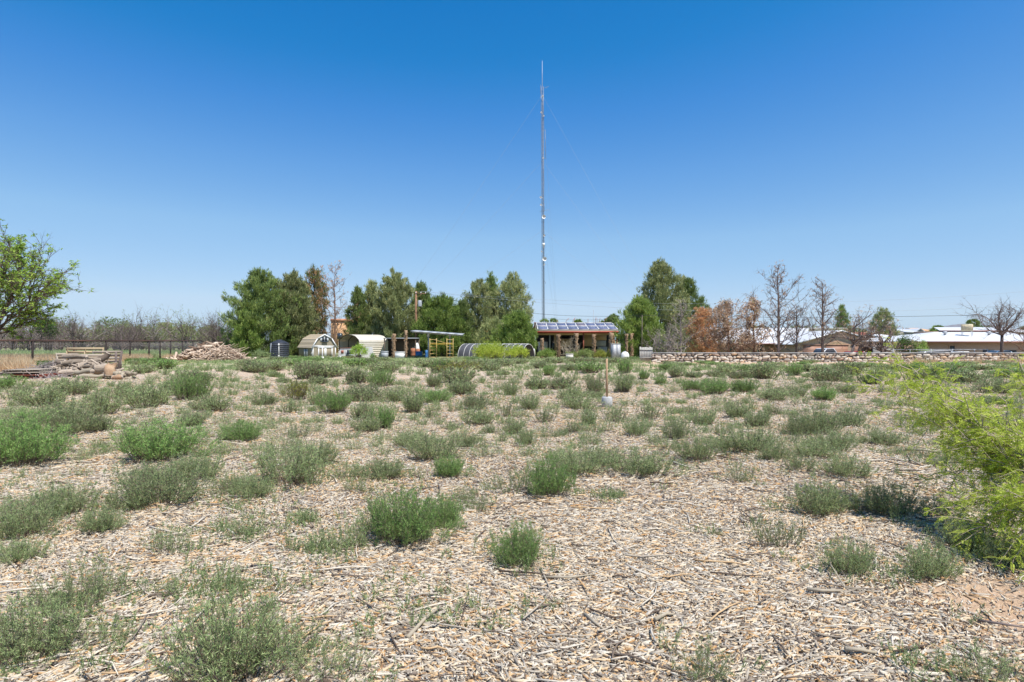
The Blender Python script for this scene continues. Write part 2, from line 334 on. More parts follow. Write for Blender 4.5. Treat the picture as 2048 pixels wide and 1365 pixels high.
x_, y_ = VV[:, 0], VV[:, 1]; wob = fld(x_, y_, .6)
sx, sy, _ = G(2040, 1230)
far_l = sm(42, 47, y_ + wob * 2) * (1 - sm(-19, -15, x_ + wob))
dryz = far_l * (1 - sm(60, 63, y_ + wob)) * sm(.0, 1, 1 - sm(-29, -25, x_))
roadz = sm(64, 65, y_ + .2 * x_ + 7) * (1 - sm(68.5, 69.5, y_ + .2 * x_ + 7)) * (1 - sm(-19, -17, x_))
fieldz = np.maximum(sm(64, 66, y_ + wob), far_l * .7)
sandz = np.maximum.reduce([sm(42.5, 46, y_ + 1.5 * wob) * sm(9, 13, x_) * (1 - sm(53, 56, y_)), 1 - sm(.4, 1.0, np.hypot(x_ - sx - .1, (y_ - sy) * 1.1)), .55 * sm(.35, .9, fld(x_, y_, .35, 3)) * sm(14, 20, y_)])
for nm, a in (('sand', sandz), ('field', fieldz * (1 - roadz)), ('dry', dryz), ('grav', roadz)):
    at = ground.data.attributes.new(nm, 'FLOAT', 'POINT'); at.data.foreach_set('value', np.clip(a, 0, 1).astype(np.float32))

# ------------------------------------------------------------------ wood chips (uncountable: one object)
def chips(mb, n, y0, y1, scale, pad=.9):
    y = np.sqrt(rng.random(n) * (y1 ** 2 - y0 ** 2) + y0 ** 2); hw = .92 * y + pad; x = rng.uniform(-1, 1, n) * hw
    dens = 1 - .8 * (1 - sm(.3, 1.1, np.hypot(x - sx - .15, (y - sy) * 1.1) + .12 * fld(x, y, 5)))
    dens *= 1 - .55 * sm(.2, .7, fld(x, y, 1.1, 5)) * rng.uniform(.5, 1, n)
    k = rng.random(n) < dens; x, y = x[k], y[k]; n = len(x)
    L = np.clip(rng.lognormal(-3.35, .62, n), .009, .2) * scale; W = np.clip(L * rng.uniform(.05, .32, n), .004, .022 * scale); W = np.minimum(W, rng.uniform(.005, .02, n) * scale)
    big = rng.random(n) < .02; L[big] *= 2.3
    a = 1.1 * fld(x, y, .9, 1) + 1.2 * fld(x, y, .4, 2) + rng.normal(0, .75, n)
    t = rng.normal(0, .16, n); d = np.stack([np.cos(a) * np.cos(t), np.sin(a) * np.cos(t), np.sin(t)], 1)
    side = np.stack([-np.sin(a), np.cos(a), rng.normal(0, .35, n)], 1); side /= np.linalg.norm(side, axis=1, keepdims=True)
    up = np.cross(d, side); up *= np.sign(up[:, 2:3] + 1e-9)
    c = np.stack([x, y, gz(x, y) + rng.uniform(.002, .022, n) * scale ** .5], 1)
    th = (rng.uniform(.001, .0045, n) * scale ** .5)[:, None]; L = L[:, None] / 2; W = W[:, None] / 2
    e1 = np.where(rng.random((n, 1)) < .6, rng.uniform(.6, 1, (n, 1)), rng.uniform(.05, .6, (n, 1))); e2 = np.where(rng.random((n, 1)) < .6, rng.uniform(.6, 1, (n, 1)), rng.uniform(.05, .6, (n, 1))); sk = rng.uniform(-.55, .45, (n, 1))
    bend = up * (rng.normal(0, .05, (n, 1)) * L)
    top = [c - d * L - side * W * e1 + up * th, c - d * L * (1 + sk) + side * W * e1 + up * th, c + side * W + up * th + bend, c + d * L + side * W * e2 + up * th, c + d * L * (1 + sk) - side * W * e2 + up * th, c - side * W + up * th + bend]
    low = [p - up * th * 2.2 for p in top]
    V = np.stack(top + low, 1); base = np.arange(n)[:, None] * 12
    Fc = np.concatenate([base + np.array(q) for q in ([0, 1, 2, 5], [5, 2, 3, 4], [1, 0, 6, 7], [2, 1, 7, 8], [3, 2, 8, 9], [4, 3, 9, 10], [5, 4, 10, 11], [0, 5, 11, 6])])
    orange = sm(.25, .9, fld(x, y, .8, 9)) * .28
    tn = rng.beta(1.7, 2.1, n); k = rng.random(n) < (.16 + orange); tn[k] = rng.uniform(.66, 1, k.sum())
    mb.add(V, Fc, np.repeat(tn, 12))
mb = MB()
chips(mb, 210000, 2.1, 5.2, .76); chips(mb, 260000, 5.2, 11, .9); chips(mb, 170000, 11, 24, 1.35, 2)
# longer splinters and twigs in the litter
for y0, y1, n in ((2.2, 6, 420), (6, 14, 500)):
    for i in range(n):
        y = random.uniform(y0, y1); x = random.uniform(-1, 1) * (.92 * y + .8); a = 1.1 * float(fld(x, y, .9, 1)) + random.gauss(0, .8); L = random.uniform(.12, .42); z = float(gz(x, y)) + .028
        if math.hypot(x - sx, y - sy) < .7 and random.random() < .8: continue
        k = random.gauss(0, .12); pts = [(x + L * s * cos(a) - k * L * s * s * sin(a) * 2, y + L * s * sin(a) + k * L * s * s * cos(a) * 2, z + random.uniform(-.008, .012)) for s in (-.5, -.2, .15, .5)]
        r = random.uniform(.0025, .006) * (1 if y < 6 else 1.4); mb.tube(pts, [r, r * 1.1, r, r * .6], 4, random.choice([.05, .12, .2, .35, .5, .6, .85]))
tag(mb.build('wood_chips', 'chips'), 'weathered grey and orange wood chip mulch covering the field', 'wood chips', kind='stuff')

# ------------------------------------------------------------------ weeds
def weed_mesh(R, H, stems, leaves, leafL, leafW, kind, seed, twig=.04, open_=.5):
    global rng; rng = np.random.default_rng(seed)
    S = stems; ph = rng.random(S) * 2 * pi; rho = np.sqrt(rng.random(S)) * R
    sub = rng.integers(0, 5, S); cx = rng.normal(0, .26 * R, 5)[sub]; cy = rng.normal(0, .25 * R, 5)[sub]
    tip = np.stack([cx + rho * .72 * np.cos(ph), cy + rho * .72 * np.sin(ph), H * np.sqrt(np.clip(1 - .62 * (rho / R) ** 2, .1, 1)) * rng.uniform(.55, 1.12, S)], 1)
    b = np.stack([cx * .75 + rho * .28 * np.cos(ph), cy * .75 + rho * .28 * np.sin(ph), np.full(S, -.03)], 1)
    mid = b * .45 + tip * .55; mid[:, 2] = tip[:, 2] * .42; mid[:, :2] += rng.normal(0, .04 * R, (S, 2))
    def bz(t, i): t = t[:, None]; return (1 - t) ** 2 * b[i] + 2 * t * (1 - t) * mid[i] + t * t * tip[i]
    st = MB(); ts = np.linspace(0, 1, 5); al = np.arange(S); r0 = leafW * .55
    for k in range(4): st.prisms(bz(np.full(S, ts[k]), al), bz(np.full(S, ts[k + 1]), al), r0 * (1 - .2 * k), r0 * (.8 - .2 * k))
    # side twigs
    K = S * 7; i = rng.integers(0, S, K); t = rng.uniform(.25, .95, K); p0 = bz(t, i); d = tip[i] - b[i]; d /= np.linalg.norm(d, axis=1, keepdims=True)
    td = d + rng.normal(0, .55, (K, 3)); td[:, 2] += .35; td /= np.linalg.norm(td, axis=1, keepdims=True); tl = rng.uniform(.5, 1.6, K) * twig; p1 = p0 + td * tl[:, None]
    st.prisms(p0, p1, r0 * .5, r0 * .25)
    lf = MB(); n = S * leaves; j = rng.integers(0, K, n); s = rng.random(n)[:, None]; p = p0[j] * (1 - s) + p1[j] * s + rng.normal(0, twig * .12, (n, 3))
    ld = td[j] + rng.normal(0, .65, (n, 3)); ld[:, 2] += .25
    p[:, 2] = np.maximum(p[:, 2], .005)
    tint = np.clip(rng.normal(.45, .22, n) + .25 * (sub[j % S] % 2), 0, 1)
    lf.blades(p, ld, leafL * rng.uniform(.6, 1.3, n), leafW * rng.uniform(.7, 1.3, n), tint)
    return lf, st
def weed_proto(*a, mat_='weed_grey'):
    lf, st = weed_mesh(*a); o = thing('weed', 'x', 'weed', (0, 0, 0)); lf.build('foliage', mat_, o); st.build('stems', 'weed_stem', o); return o
protos = {}
def add_protos(key, specs): protos[key] = [weed_proto(*sp[:-1], mat_=sp[-1]) for sp in specs]
#            R   H   stems leaves L    W    kind seed twig
add_protos(('near', 'g'), [(.5, .5, 150, 62, .030, .0050, 0, 11 + i, .055, 'weed_grey') for i in range(4)])
add_protos(('near', 's'), [(.5, .5, 60, 46, .030, .0050, 0, 21 + i, .05, 'weed_grey') for i in range(3)])
add_protos(('near', 'b'), [(.5, .5, 260, 80, .026, .0042, 0, 31 + i, .05, 'weed_green') for i in range(2)])
add_protos(('mid', 'g'), [(.5, .5, 130, 34, .042, .0085, 0, 41 + i, .06, 'weed_grey') for i in range(4)])
add_protos(('mid', 's'), [(.5, .5, 60, 26, .042, .0085, 0, 51 + i, .06, 'weed_grey') for i in range(2)])
add_protos(('mid', 'b'), [(.5, .5, 190, 52, .036, .0075, 0, 61 + i, .06, 'weed_green') for i in range(3)])
add_protos(('mid', 'y'), [(.5, .5, 90, 26, .045, .0095, 0, 65 + i, .08, 'weed_yellow') for i in range(2)])
add_protos(('far', 'g'), [(.5, .5, 110, 18, .075, .018, 0, 71 + i, .08, 'weed_grey') for i in range(4)])
add_protos(('far', 'b'), [(.5, .5, 120, 20, .075, .018, 0, 81 + i, .08, 'weed_green') for i in range(3)])
add_protos(('far', 'y'), [(.5, .5, 80, 16, .075, .018, 0, 91 + i, .1, 'weed_yellow') for i in range(2)])
rng = np.random.default_rng(99)
# (photo x of the middle, photo y of the foot, width px, height px, look)
W = """46 938 215 122 b;150 874 130 72 g;200 832 90 62 g;90 815 110 46 g;150 792 120 42 g;28 803 70 40 s;15 780 60 34 b;300 817 110 58 g;378 803 88 68 b;385 770 84 36 g;430 825 90 42 g
308 932 225 104 b;380 857 80 36 g;335 1020 165 100 g;115 1040 125 80 g;190 1075 90 66 g;250 1030 90 55 g;30 1085 130 95 g;450 998 75 56 s;240 905 40 30 s
330 1115 95 70 s;490 1080 85 52 s;160 1235 120 140 s;338 1200 60 50 s;60 1345 210 140 g;225 1300 90 66 s;462 1190 66 70 s;490 1385 250 210 g;680 1380 130 120 s;195 1205 110 80 s;95 1240 60 50 s
530 812 68 30 g;582 828 52 36 s;668 828 66 54 b;638 812 60 44 g;615 760 64 38 g;655 757 84 34 g;712 769 52 38 g;757 775 48 46 b;730 806 110 44 g;792 806 60 38 g;600 803 70 50 y;568 768 30 16 s;548 755 26 14 s
486 887 78 50 b;598 880 80 46 s;685 881 50 28 s;590 912 52 50 s;575 978 150 100 g;720 842 66 46 g;738 867 62 40 g;766 860 46 54 b;828 828 66 56 g;862 808 62 36 b;858 838 44 28 s;514 905 60 26 s
870 776 48 38 g;910 768 80 38 g;880 746 42 30 b;952 822 66 40 g;926 792 84 44 g;905 862 50 28 s;962 853 72 38 g;822 895 64 38 g;872 925 110 66 g;896 960 64 58 b;690 962 76 50 s;780 962 110 50 g;716 990 56 44 s;930 898 50 40 g;982 870 50 24 s
800 1108 200 140 b;742 1075 66 80 s;698 1106 76 84 s;893 1065 70 80 b;612 1050 44 36 s;590 1108 52 36 s;960 1032 62 52 s;930 1010 56 50 s;655 1110 46 30 s
1022 793 46 36 g;1070 780 52 28 g;1130 780 62 30 g;1190 787 48 44 g;1248 787 56 48 g;1250 748 32 34 b;1286 760 30 20 b;1320 770 30 18 b;1350 756 34 28 g;1386 782 40 30 b;1426 790 64 36 b;1488 786 50 32 b;1095 752 30 24 b;1140 742 44 16 g
1138 802 60 34 g;1160 822 84 36 g;1060 822 62 36 g;1010 836 42 42 s;1090 848 54 36 s;1148 868 40 32 s;1176 853 50 34 g;1228 848 70 42 s;1270 874 52 46 g;1302 842 62 46 s;1330 808 44 16 s;1348 882 54 52 g;1205 868 60 40 s;1406 852 60 36 g;1472 838 70 40 g;1380 830 40 30 s
1030 872 44 40 g;1056 892 44 46 g;1112 876 28 28 s;1190 892 28 32 y;1092 998 110 96 b;1038 990 70 76 s;1160 955 110 60 g;1268 957 136 66 g;1396 926 86 66 g;1472 968 56 48 s;1045 1148 118 106 b;1232 1000 30 24 s;1162 990 24 16 s;1332 905 60 36 s;1210 935 80 44 g
1538 803 76 32 g;1650 802 66 30 b;1690 788 52 26 g;1525 760 62 42 g;1586 752 38 28 b;1642 764 80 34 g;1696 752 62 32 g;1742 770 44 28 b;1888 762 70 36 b;1944 768 80 30 g;1990 790 84 42 g;2014 757 70 22 b;1992 812 70 26 b;1595 795 50 26 g
1512 856 60 40 g;1546 832 44 26 s;1602 874 56 50 g;1640 872 100 66 g;1702 856 62 44 g;1500 912 110 62 g;1580 890 50 40 s;1668 905 90 56 g;1770 892 84 36 g;1786 912 60 28 s;1700 962 90 56 g;1592 948 84 50 s;1632 1044 116 96 g;1700 1030 90 70 s;1782 1040 110 90 g;1868 935 56 34 s;1440 872 50 36 s;1548 925 60 44 g
1542 1104 86 96 s;1704 1158 92 92 g;1852 1170 104 92 g;1932 1110 100 80 g;2010 1140 90 80 g;1402 1388 120 120 s;1964 1390 130 110 s;1430 1074 22 20 s;1880 1040 80 60 s;2030 1030 60 70 s;2030 860 50 30 g
110 852 110 60 g;205 866 60 40 g;28 872 120 66 g;350 792 90 46 g;60 1052 120 66 g;405 965 90 66 g;290 978 90 56 g;520 1000 80 56 g;628 935 90 60 g;842 902 80 46 g;28 1135 90 60 g;110 1325 120 100 s;575 1345 150 130 s;380 960 80 50 g;1120 930 70 40 g;1440 905 60 40 g;1620 920 80 44 g;240 800 70 40 g;480 985 60 40 g"""
weeds = []
for row in W.replace('\n', ';').split(';'):
    a = row.split()
    if a: weeds.append((float(a[0]), float(a[1]), float(a[2]), float(a[3]), a[4]))
r2 = random.Random(5)
def clear(px, py, k=.8): return all(abs(px - q[0]) > (q[2] * .5) * k or abs(py - q[1]) > 9 for q in weeds)
for y0, y1, n, k, lo in ((716, 724, 36, .55, 26), (724, 735, 34, .6, 36), (735, 752, 24, .75, 40), (752, 800, 6, .95, 34)):
    for i in range(n):
        for tr in range(30):
            px, py = r2.uniform(-10, 2060), r2.uniform(y0, y1)
            if px > 1300: py += 9
            if px < 270 and py < 768: continue
            if clear(px, py, k): break
        else: continue
        w = lo * r2.uniform(.8, 2.1); h = w * r2.uniform(.32, .5); weeds.append((px, py, w, min(h, 26, max(7, (py - (709 if px < 1300 else 722)) * .75)), r2.choice('ggggbb' if py < 760 else 'ggs') if not (690 < px < 960 and r2.random() < .22) else 'y'))
LAND = [(0, 270, 'below the log pile'), (270, 520, 'below the large brush heap'), (520, 680, 'below the barn shed'), (680, 800, 'below the arched carport'), (800, 910, 'below the yellow scaffold'), (910, 1075, 'below the hoop tunnel'), (1075, 1240, 'below the solar roof'), (1240, 1340, 'below the bright pine'), (1340, 1500, 'below the orange pine'), (1500, 1600, 'below the tall bare tree'), (1600, 1780, 'below the garages'), (1780, 1980, 'below the roof cooler'), (1980, 2200, 'by the right edge')]
YS = [722, 730, 740, 752, 765, 780, 800, 825, 850, 880, 920, 965, 1030, 1100, 1200, 9999]
ORD = 'first second third fourth fifth sixth seventh eighth ninth tenth eleventh twelfth thirteenth fourteenth fifteenth sixteenth seventeenth eighteenth nineteenth twentieth'.split()
cells = {}
for i, q in enumerate(weeds):
    c = next((j for j, (a, b, s) in enumerate(LAND) if a <= q[0] < b), 0); r = next(j for j, y in enumerate(YS) if q[1] < y); cells.setdefault((r, c), []).append(i)
labels = {}
for (r, c), L in cells.items():
    L.sort(key=lambda i: weeds[i][0])
    for k, i in enumerate(L):
        q = weeds[i]; size = 'tiny' if q[2] < 36 else 'small' if q[2] < 60 else 'medium' if q[2] < 90 else 'broad' if q[2] < 140 else 'wide'
        look = {'g': 'grey-green', 'b': 'bright green', 's': 'sparse grey-green', 'y': 'yellow-green'}[q[4]]
        where = LAND[c][2]; order = '' if len(L) == 1 else f', {ORD[k]} from left' if len(L) > 2 else ', left one' if k == 0 else ', right one'
        rw = 'farthest row' if r == 0 else 'nearest row' if r == 15 else f'{ORD[r]} row back'
        labels[i] = f"{size} {look} weed {where}, {rw}{order}"
first = {}
for i, (px, py, w, h, ty) in enumerate(weeds):
    x, y, z = G(px, py); dist = 'near' if y < 9.5 else 'mid' if y < 19 else 'far'
    if dist == 'near' and ty == 'y': ty = 's'
    if dist == 'far' and ty == 's': ty = 'g'
    L = protos[(dist, ty)]; pr = L[(i * 7) % len(L)]
    wm = w / F * y; hm = h / F * y; y2 = y + wm * .25; fx = y2 / y
    wf = (1.45 if dist == 'near' else 1.25 if dist == 'mid' else 1.12) * (.82 if ty == 'b' and w > 80 else 1)
    sc = (wm * wf * fx, wm * wf * .8, hm * 2.0 * fx * .84)
    loc = (x * fx, y2, float(gz(x * fx, y2))); rz = random.choice([0, pi]) + random.uniform(-.3, .3)
    grp = 'weeds scattered over the wood chips'
    if pr.name not in first:
        first[pr.name] = 1; pr.location = loc; pr.rotation_euler = (0, 0, rz); pr.scale = sc; tag(pr, labels[i], 'weed', grp)
    else: copy_thing(pr, loc, rz, sc, labels[i], 'weed', grp)
for L in protos.values():
    for pr in L:
        if pr.name not in first:
            for ch in list(pr.children): bpy.data.objects.remove(ch)
            bpy.data.objects.remove(pr)


# ------------------------------------------------------------------ trees
def unit(v): v = np.asarray(v, float); return v / (np.linalg.norm(v) + 1e-9)
def pine(px, D, ytop, wpx, prof, leaf, label, seed, lean=0, tufts=1500, tl=.42, trunk_w=.16, cat='pine tree', group='pine trees around the yard', bark='bark', bare=.12, name='pine_tree', light=0):
    """prof: list of (height fraction, half-width fraction of wpx/2) of the crown"""
    global rng; rng = np.random.default_rng(seed); x, y, z = gb(px, D); H = Z(ytop, D) - z; R = wpx / F * D / 2 * 1.2
    t = thing(name, label, cat, (x, y, z), group)
    pf = np.array(prof); n = 12; k = np.linspace(0, 1, n); wob = rng.normal(0, .05, (n, 2)); wob[0] = 0
    path = np.stack([x + lean * k * H + wob[:, 0] * k, y + wob[:, 1] * k, z - .2 + (H * .96 + .2) * k], 1)
    tr = MB(); tr.tube(path, trunk_w * (1 - .88 * k) + .015, 7)
    def axis_at(h): return np.array([np.interp(h, k, path[:, i]) for i in range(3)])
    nb = int(46 + H * 5); A_, B_, ra, tips = [], [], [], []
    lob = rng.random(9) * .45 + .7
    for i in range(nb):
        h = pf[0, 0] + (pf[-1, 0] - pf[0, 0]) * ((i + rng.random()) / nb) ** .9
        r = np.interp(h, pf[:, 0], pf[:, 1]) * R; a = i * 2.4 + rng.normal(0, .4); r *= lob[int(a / .7) % 9] * rng.uniform(.8, 1.08)
        p0 = axis_at(max(h - .10 * min(1, r / R + .2) - .02, .03)); end = axis_at(min(h, 1)); end = end + np.array([cos(a) * r, sin(a) * r, rng.normal(0, .02) * H])
        md = (p0 + end) / 2 + np.array([0, 0, -.06 * r + .02])
        q = trunk_w * .32 * (1 - .7 * h)
        for u, v, c0, c1 in ((p0, md, 1, .6), (md, end, .6, .2)): A_.append(u); B_.append(v); ra.append((q * c0, q * c1))
        m = max(3, int(tufts / nb * (.35 + r / R * .9)))
        s = rng.beta(2.2, 1.1, m) if r > .6 else rng.random(m)
        P0 = np.where(s[:, None] < .5, p0 + (md - p0) * (s[:, None] * 2), md + (end - md) * (s[:, None] * 2 - 1))
        sp = (.11 + .055 * r) * (1 if r > .5 else .8)
        off = rng.normal(0, 1, (m, 3)) * sp * np.array([1, 1, .75]); off[:, 2] += abs(rng.normal(0, .5, m)) * sp
        C = P0 + off; tips.append(np.concatenate([C, np.full((m, 1), a), unit(end - p0)[None].repeat(m, 0), rng.random((m, 1))], 1))
        sel = rng.random(m) < .35; A_ += list(P0[sel]); B_ += list(C[sel]); ra += [(q * .25 + .008, .006)] * int(sel.sum())
    tr.prisms(np.array(A_), np.array(B_), np.array(ra)[:, 0], np.array(ra)[:, 1])
    tr.build('trunk', bark, t)
    T = np.concatenate(tips); T = T[rng.random(len(T)) > bare]; nbld = 15
    C = np.repeat(T[:, :3], nbld, 0); d = np.repeat(T[:, 4:7] * .45 + np.array([0, 0, .8]), nbld, 0) + rng.normal(0, .42, (len(C), 3))
    C = C + rng.normal(0, tl * .16, C.shape) + np.array([0, 0, 1.]) * rng.uniform(-.35, .45, (len(C), 1)) * tl; Lf = tl * rng.uniform(.6, 1.25, len(C)); clump = np.repeat(np.clip(rng.normal(.42, .2, len(T)) + .0, 0, 1), nbld)
    cr = MB(); cr.blades(C, d, Lf * .8, tl * .12, np.clip(clump + rng.normal(0, .1, len(C)) + light, 0, 1)); cr.build('crown', leaf, t)
    return t
CONE = [(.08, .75), (.25, 1), (.5, .86), (.75, .58), (.92, .28), (1, .08)]
ROUND = [(.06, .7), (.2, .95), (.45, 1), (.7, .85), (.88, .55), (1, .15)]
EGG = [(.1, .8), (.3, 1), (.55, .95), (.8, .65), (.95, .35), (1, .12)]
HIGH = [(.35, .35), (.45, .8), (.6, 1), (.75, .85), (.9, .5), (1, .15)]
COLM = [(.1, .6), (.3, .95), (.6, 1), (.8, .8), (.95, .45), (1, .15)]
PT = [  # px, D, ytop, width px, profile, leaf, label, lean, tufts, light
 (518, 78, 540, 126, ROUND, 'pine_dark', 'broad dark green pine behind the black water tank, leftmost of the big pines', 0, 2600, 0),
 (585, 80, 542, 92, ROUND, 'pine_olive', 'tall olive pine with grey twigs, right half of the big clump behind the tank', 0, 2300, 0),
 (496, 75, 612, 56, CONE, 'pine_light', 'short green pine at the left foot of the big clump', 0, 700, 0),
 (604, 82, 618, 60, ROUND, 'pine_olive', 'low dull pine filling in between the clump and the half brown pine', 0, 700, 0),
 (628, 84, 530, 52, COLM, 'pine_mixed', 'tall thin pine, half green and half rust brown, left of the dead pine', .0, 1000, 0),
 (716, 84, 572, 50, CONE, 'pine_dark', 'narrow dark pine just right of the dead pine, behind the carport', 0, 1000, 0),
 (742, 86, 558, 54, CONE, 'pine_olive', 'second narrow pine behind the carport, olive green', 0, 1100, 0),
 (788, 82, 541, 92, ROUND, 'pine_olive', 'tallest rounded pine in the middle, left of the utility pole', 0, 2400, 0),
 (842, 86, 566, 58, EGG, 'pine_dark', 'dark pine directly behind the utility pole', 0, 1300, 0),
 (884, 80, 590, 86, ROUND, 'pine_light', 'rounded green pine behind the tilted solar rack', 0, 1800, 0),
 (925, 82, 600, 60, CONE, 'pine_dark', 'lower dark pine between the solar rack and hoop tunnel', 0, 800, 0),
 (957, 84, 557, 56, COLM, 'pine_olive', 'open olive pine with thin leader above the hoop tunnel, left of three', 0, 1100, 0),
 (983, 86, 545, 36, COLM, 'pine_dark', 'slim tallest leader of the three pines above the hoop tunnel', 0, 800, 0),
 (1024, 84, 545, 66, COLM, 'pine_olive', 'open pine with bare trunk showing, right of three above the tunnel', 0, 1200, 0),
 (1036, 74, 625, 74, ROUND, 'pine_light', 'low bushy pine at the left corner of the solar roof', 0, 1200, 0),
 (990, 78, 640, 60, ROUND, 'pine_olive', 'low olive pine behind the middle of the hoop tunnel', 0, 700, 0),
 (1280, 72, 597, 92, ROUND, 'pine_light', 'bright green bushy pine at the right end of the solar roof', 0, 1700, .1),
 (1322, 84, 516, 128, CONE, 'pine_olive', 'tallest pointed pine standing behind the bright pine', -.01, 2700, 0),
 (1374, 86, 552, 78, EGG, 'pine_dark', 'dark right shoulder pine beside the tallest pointed pine', 0, 1300, 0),
 (1406, 68, 612, 52, COLM, 'pine_brown', 'orange dried pine behind the stone wall, bushiest of the dried ones', 0, 1000, 0),
 (1684, 104, 606, 34, CONE, 'pine_light', 'small green pointed pine top rising behind the garages', 0, 500, 0),
 (1764, 100, 616, 50, ROUND, 'pine_olive', 'round dull green pine behind the leaning bare tree', 0, 600, 0),
]
for i, (px, D, yt, w, pf, lf, lab, ln, tf, li) in enumerate(PT):
    pine(px, D, yt, w, pf, lf, lab, 200 + i, ln, int(tf * 1.75), .55 if 'brown' not in lf else .32, .17, light=li, bare=.35 if lf == 'pine_mixed' else .12)

def bare_tree(px, D, ytop, wpx, label, seed, style='forked', lean=0, bark='bark_grey', tw=.15, leaf=None, nleaf=0, group='bare and dying trees', cat='bare tree', first_h=.2, up=.5, n1=26, n2=7, n3=5, leafL=.18, name='bare_tree', base=None, levels=3, drop=0):
    global rng; rng = np.random.default_rng(seed); R_ = random.Random(seed)
    x, y, z = base if base else gb(px, D); H = (Z(ytop, D) - z); R = wpx / F * D / 2
    t = thing(name, label, cat, (x, y, z), group); tr = MB(); tA, tB, r0, r1 = [], [], [], []
    def grow(p, d, L, r, seg, wand, upb):
        pts = [np.array(p)]; d = unit(d)
        for i in range(seg):
            d = unit(d + np.array([R_.gauss(0, wand), R_.gauss(0, wand), R_.gauss(0, wand) + upb])); q = pts[-1] + d * L / seg
            tA.append(pts[-1]); tB.append(q); r0.append(r * (1 - .8 * i / seg)); r1.append(r * (1 - .8 * (i + 1) / seg)); pts.append(q)
        return pts
    main = []
    if style == 'leader':
        k = np.linspace(0, 1, 9); w = rng.normal(0, .06, (9, 2)); w[0] = 0
        path = np.stack([x + lean * k * H + w[:, 0] * H * .05, y + w[:, 1] * .4, z - .15 + (H + .15) * k], 1); tr.tube(path, tw * (1 - .93 * k) + .012, 7)
        for i in range(n1):
            h = first_h + (1 - first_h) * (i + R_.random()) / n1; p = np.array([np.interp(h, k, path[:, j]) for j in range(3)]); a = i * 2.4 + R_.gauss(0, .7)
            L = R * 1.6 * (1.15 - .95 * ((h - first_h) / (1 - first_h)) ** 1.2) * R_.uniform(.3, 1.25); main.append((grow(p, (cos(a), sin(a), up * R_.uniform(.2, 1.9)), L, tw * .38 * (1 - .6 * h), 6, .17, .06 * up), L))
    else:
        fh = first_h * H; path = [(x, y, z - .15), (x + lean * fh * .4, y, z + fh * .5), (x + lean * fh, y, z + fh)]; tr.tube(path, [tw * 1.15, tw * .9, tw * .8], 8)
        for i in range(n1):
            a = i * 2.4 + R_.gauss(0, .4); el = up * R_.uniform(.5, 1.6); L = math.hypot(H - fh, R * .4) * R_.uniform(.55, 1.0); d = unit((cos(a) * R / H * 2 + lean * 1.2, sin(a) * R / H * 1.6, el))
            main.append((grow(path[-1], d, L, tw * R_.uniform(.35, .75), 9, .26, .03), L))
    tips = []
    for pts, L in main:
        for j in range(n2):
            s = R_.uniform(.15, 1) * (len(pts) - 1); i = min(int(s), len(pts) - 2); p = pts[i] + (pts[i + 1] - pts[i]) * (s - i); d0 = unit(pts[i + 1] - pts[i])
            L2 = L * R_.uniform(.18, .42); q = grow(p, d0 + rng.normal(0, .6, 3) + np.array([0, 0, .25 - drop]), L2, .022 * (tw / .15) ** .5 + .004, 3, .2, .04 - drop * .2)
            if levels > 2:
                for m_ in range(n3):
                    c = q[R_.randrange(1, len(q))]; e = grow(c, unit(q[-1] - q[0]) + rng.normal(0, .7, 3), L2 * R_.uniform(.25, .6), .011, 2, .25, 0); tips.append(e[-1]); tips.append(e[1])
            tips.append(q[-1])
    tr.build('trunk', bark, t)
    br = MB(); br.prisms(np.array(tA), np.array(tB), np.array(r0), np.array(r1)); br.build('branches', bark if style == 'leader' else bark, t)
    if leaf:
        T = np.array(tips); c = T[rng.integers(0, len(T), nleaf)] + rng.normal(0, .1 + leafL * .5, (nleaf, 3)); nb = 5
        C = np.repeat(c, nb, 0) + rng.normal(0, leafL * .3, (nleaf * nb, 3)); d = rng.normal(0, 1, C.shape) + [0, 0, .1]
        lf = MB(); lf.blades(C, d, leafL * rng.uniform(.6, 1.2, len(C)), leafL * .36, np.repeat(np.clip(rng.normal(.5, .25, nleaf), 0, 1), nb)); lf.build('leaves', leaf, t)
    return t
# dead and dying trees behind the stone wall and beside the pines
bare_tree(670, 82, 530, 66, 'tall dead pine with bare reddish branches, right of the half brown pine', 301, 'leader', .0, 'bark_red', .15, 'pine_brown', 260, first_h=.15, n1=40, leafL=.2)
bare_tree(1340, 70, 640, 62, 'grey leafless tree left of the orange pine, behind the stone wall', 302, 'forked', .0, 'twig_grey', .12, None, first_h=.22, up=.9, n1=16)
bare_tree(1362, 66, 600, 66, 'pale dry tree with orange trunk just left of the orange pine', 303, 'leader', .0, 'twig_grey', .13, 'pine_olive', 120, first_h=.15, n1=40, leafL=.2)
bare_tree(1318, 68, 655, 44, 'low grey brushy tree above the left end of the stone wall', 304, 'forked', .0, 'twig_grey', .1, None, first_h=.2, up=.9, n1=14)
bare_tree(1438, 64, 612, 44, 'thin rusty tree between the orange pine and the white roof', 305, 'leader', .0, 'bark_red', .1, 'dead_mixed', 600, first_h=.2, n1=34, leafL=.2)
bare_tree(1456, 62, 606, 66, 'brown needled dying tree at the left end of the white roof', 306, 'leader', .0, 'bark_red', .13, 'dead_mixed', 1150, first_h=.18, n1=44, leafL=.2)
bare_tree(1508, 62, 600, 72, 'reddish dying tree left of the tallest bare tree', 307, 'leader', .0, 'bark_red', .14, 'dead_mixed', 950, first_h=.18, n1=44, leafL=.2)
bare_tree(1558, 60, 536, 108, 'tallest bare tree, dark with a spreading spire above the white roof', 308, 'leader', -.01, 'bark_grey', .17, 'dead_mixed', 260, first_h=.14, n1=46, up=.8, leafL=.16)
bare_tree(1593, 61, 612, 54, 'dark slim bare tree right of the tallest bare tree', 309, 'leader', .0, 'bark_grey', .12, None, first_h=.15, n1=36, up=.8)
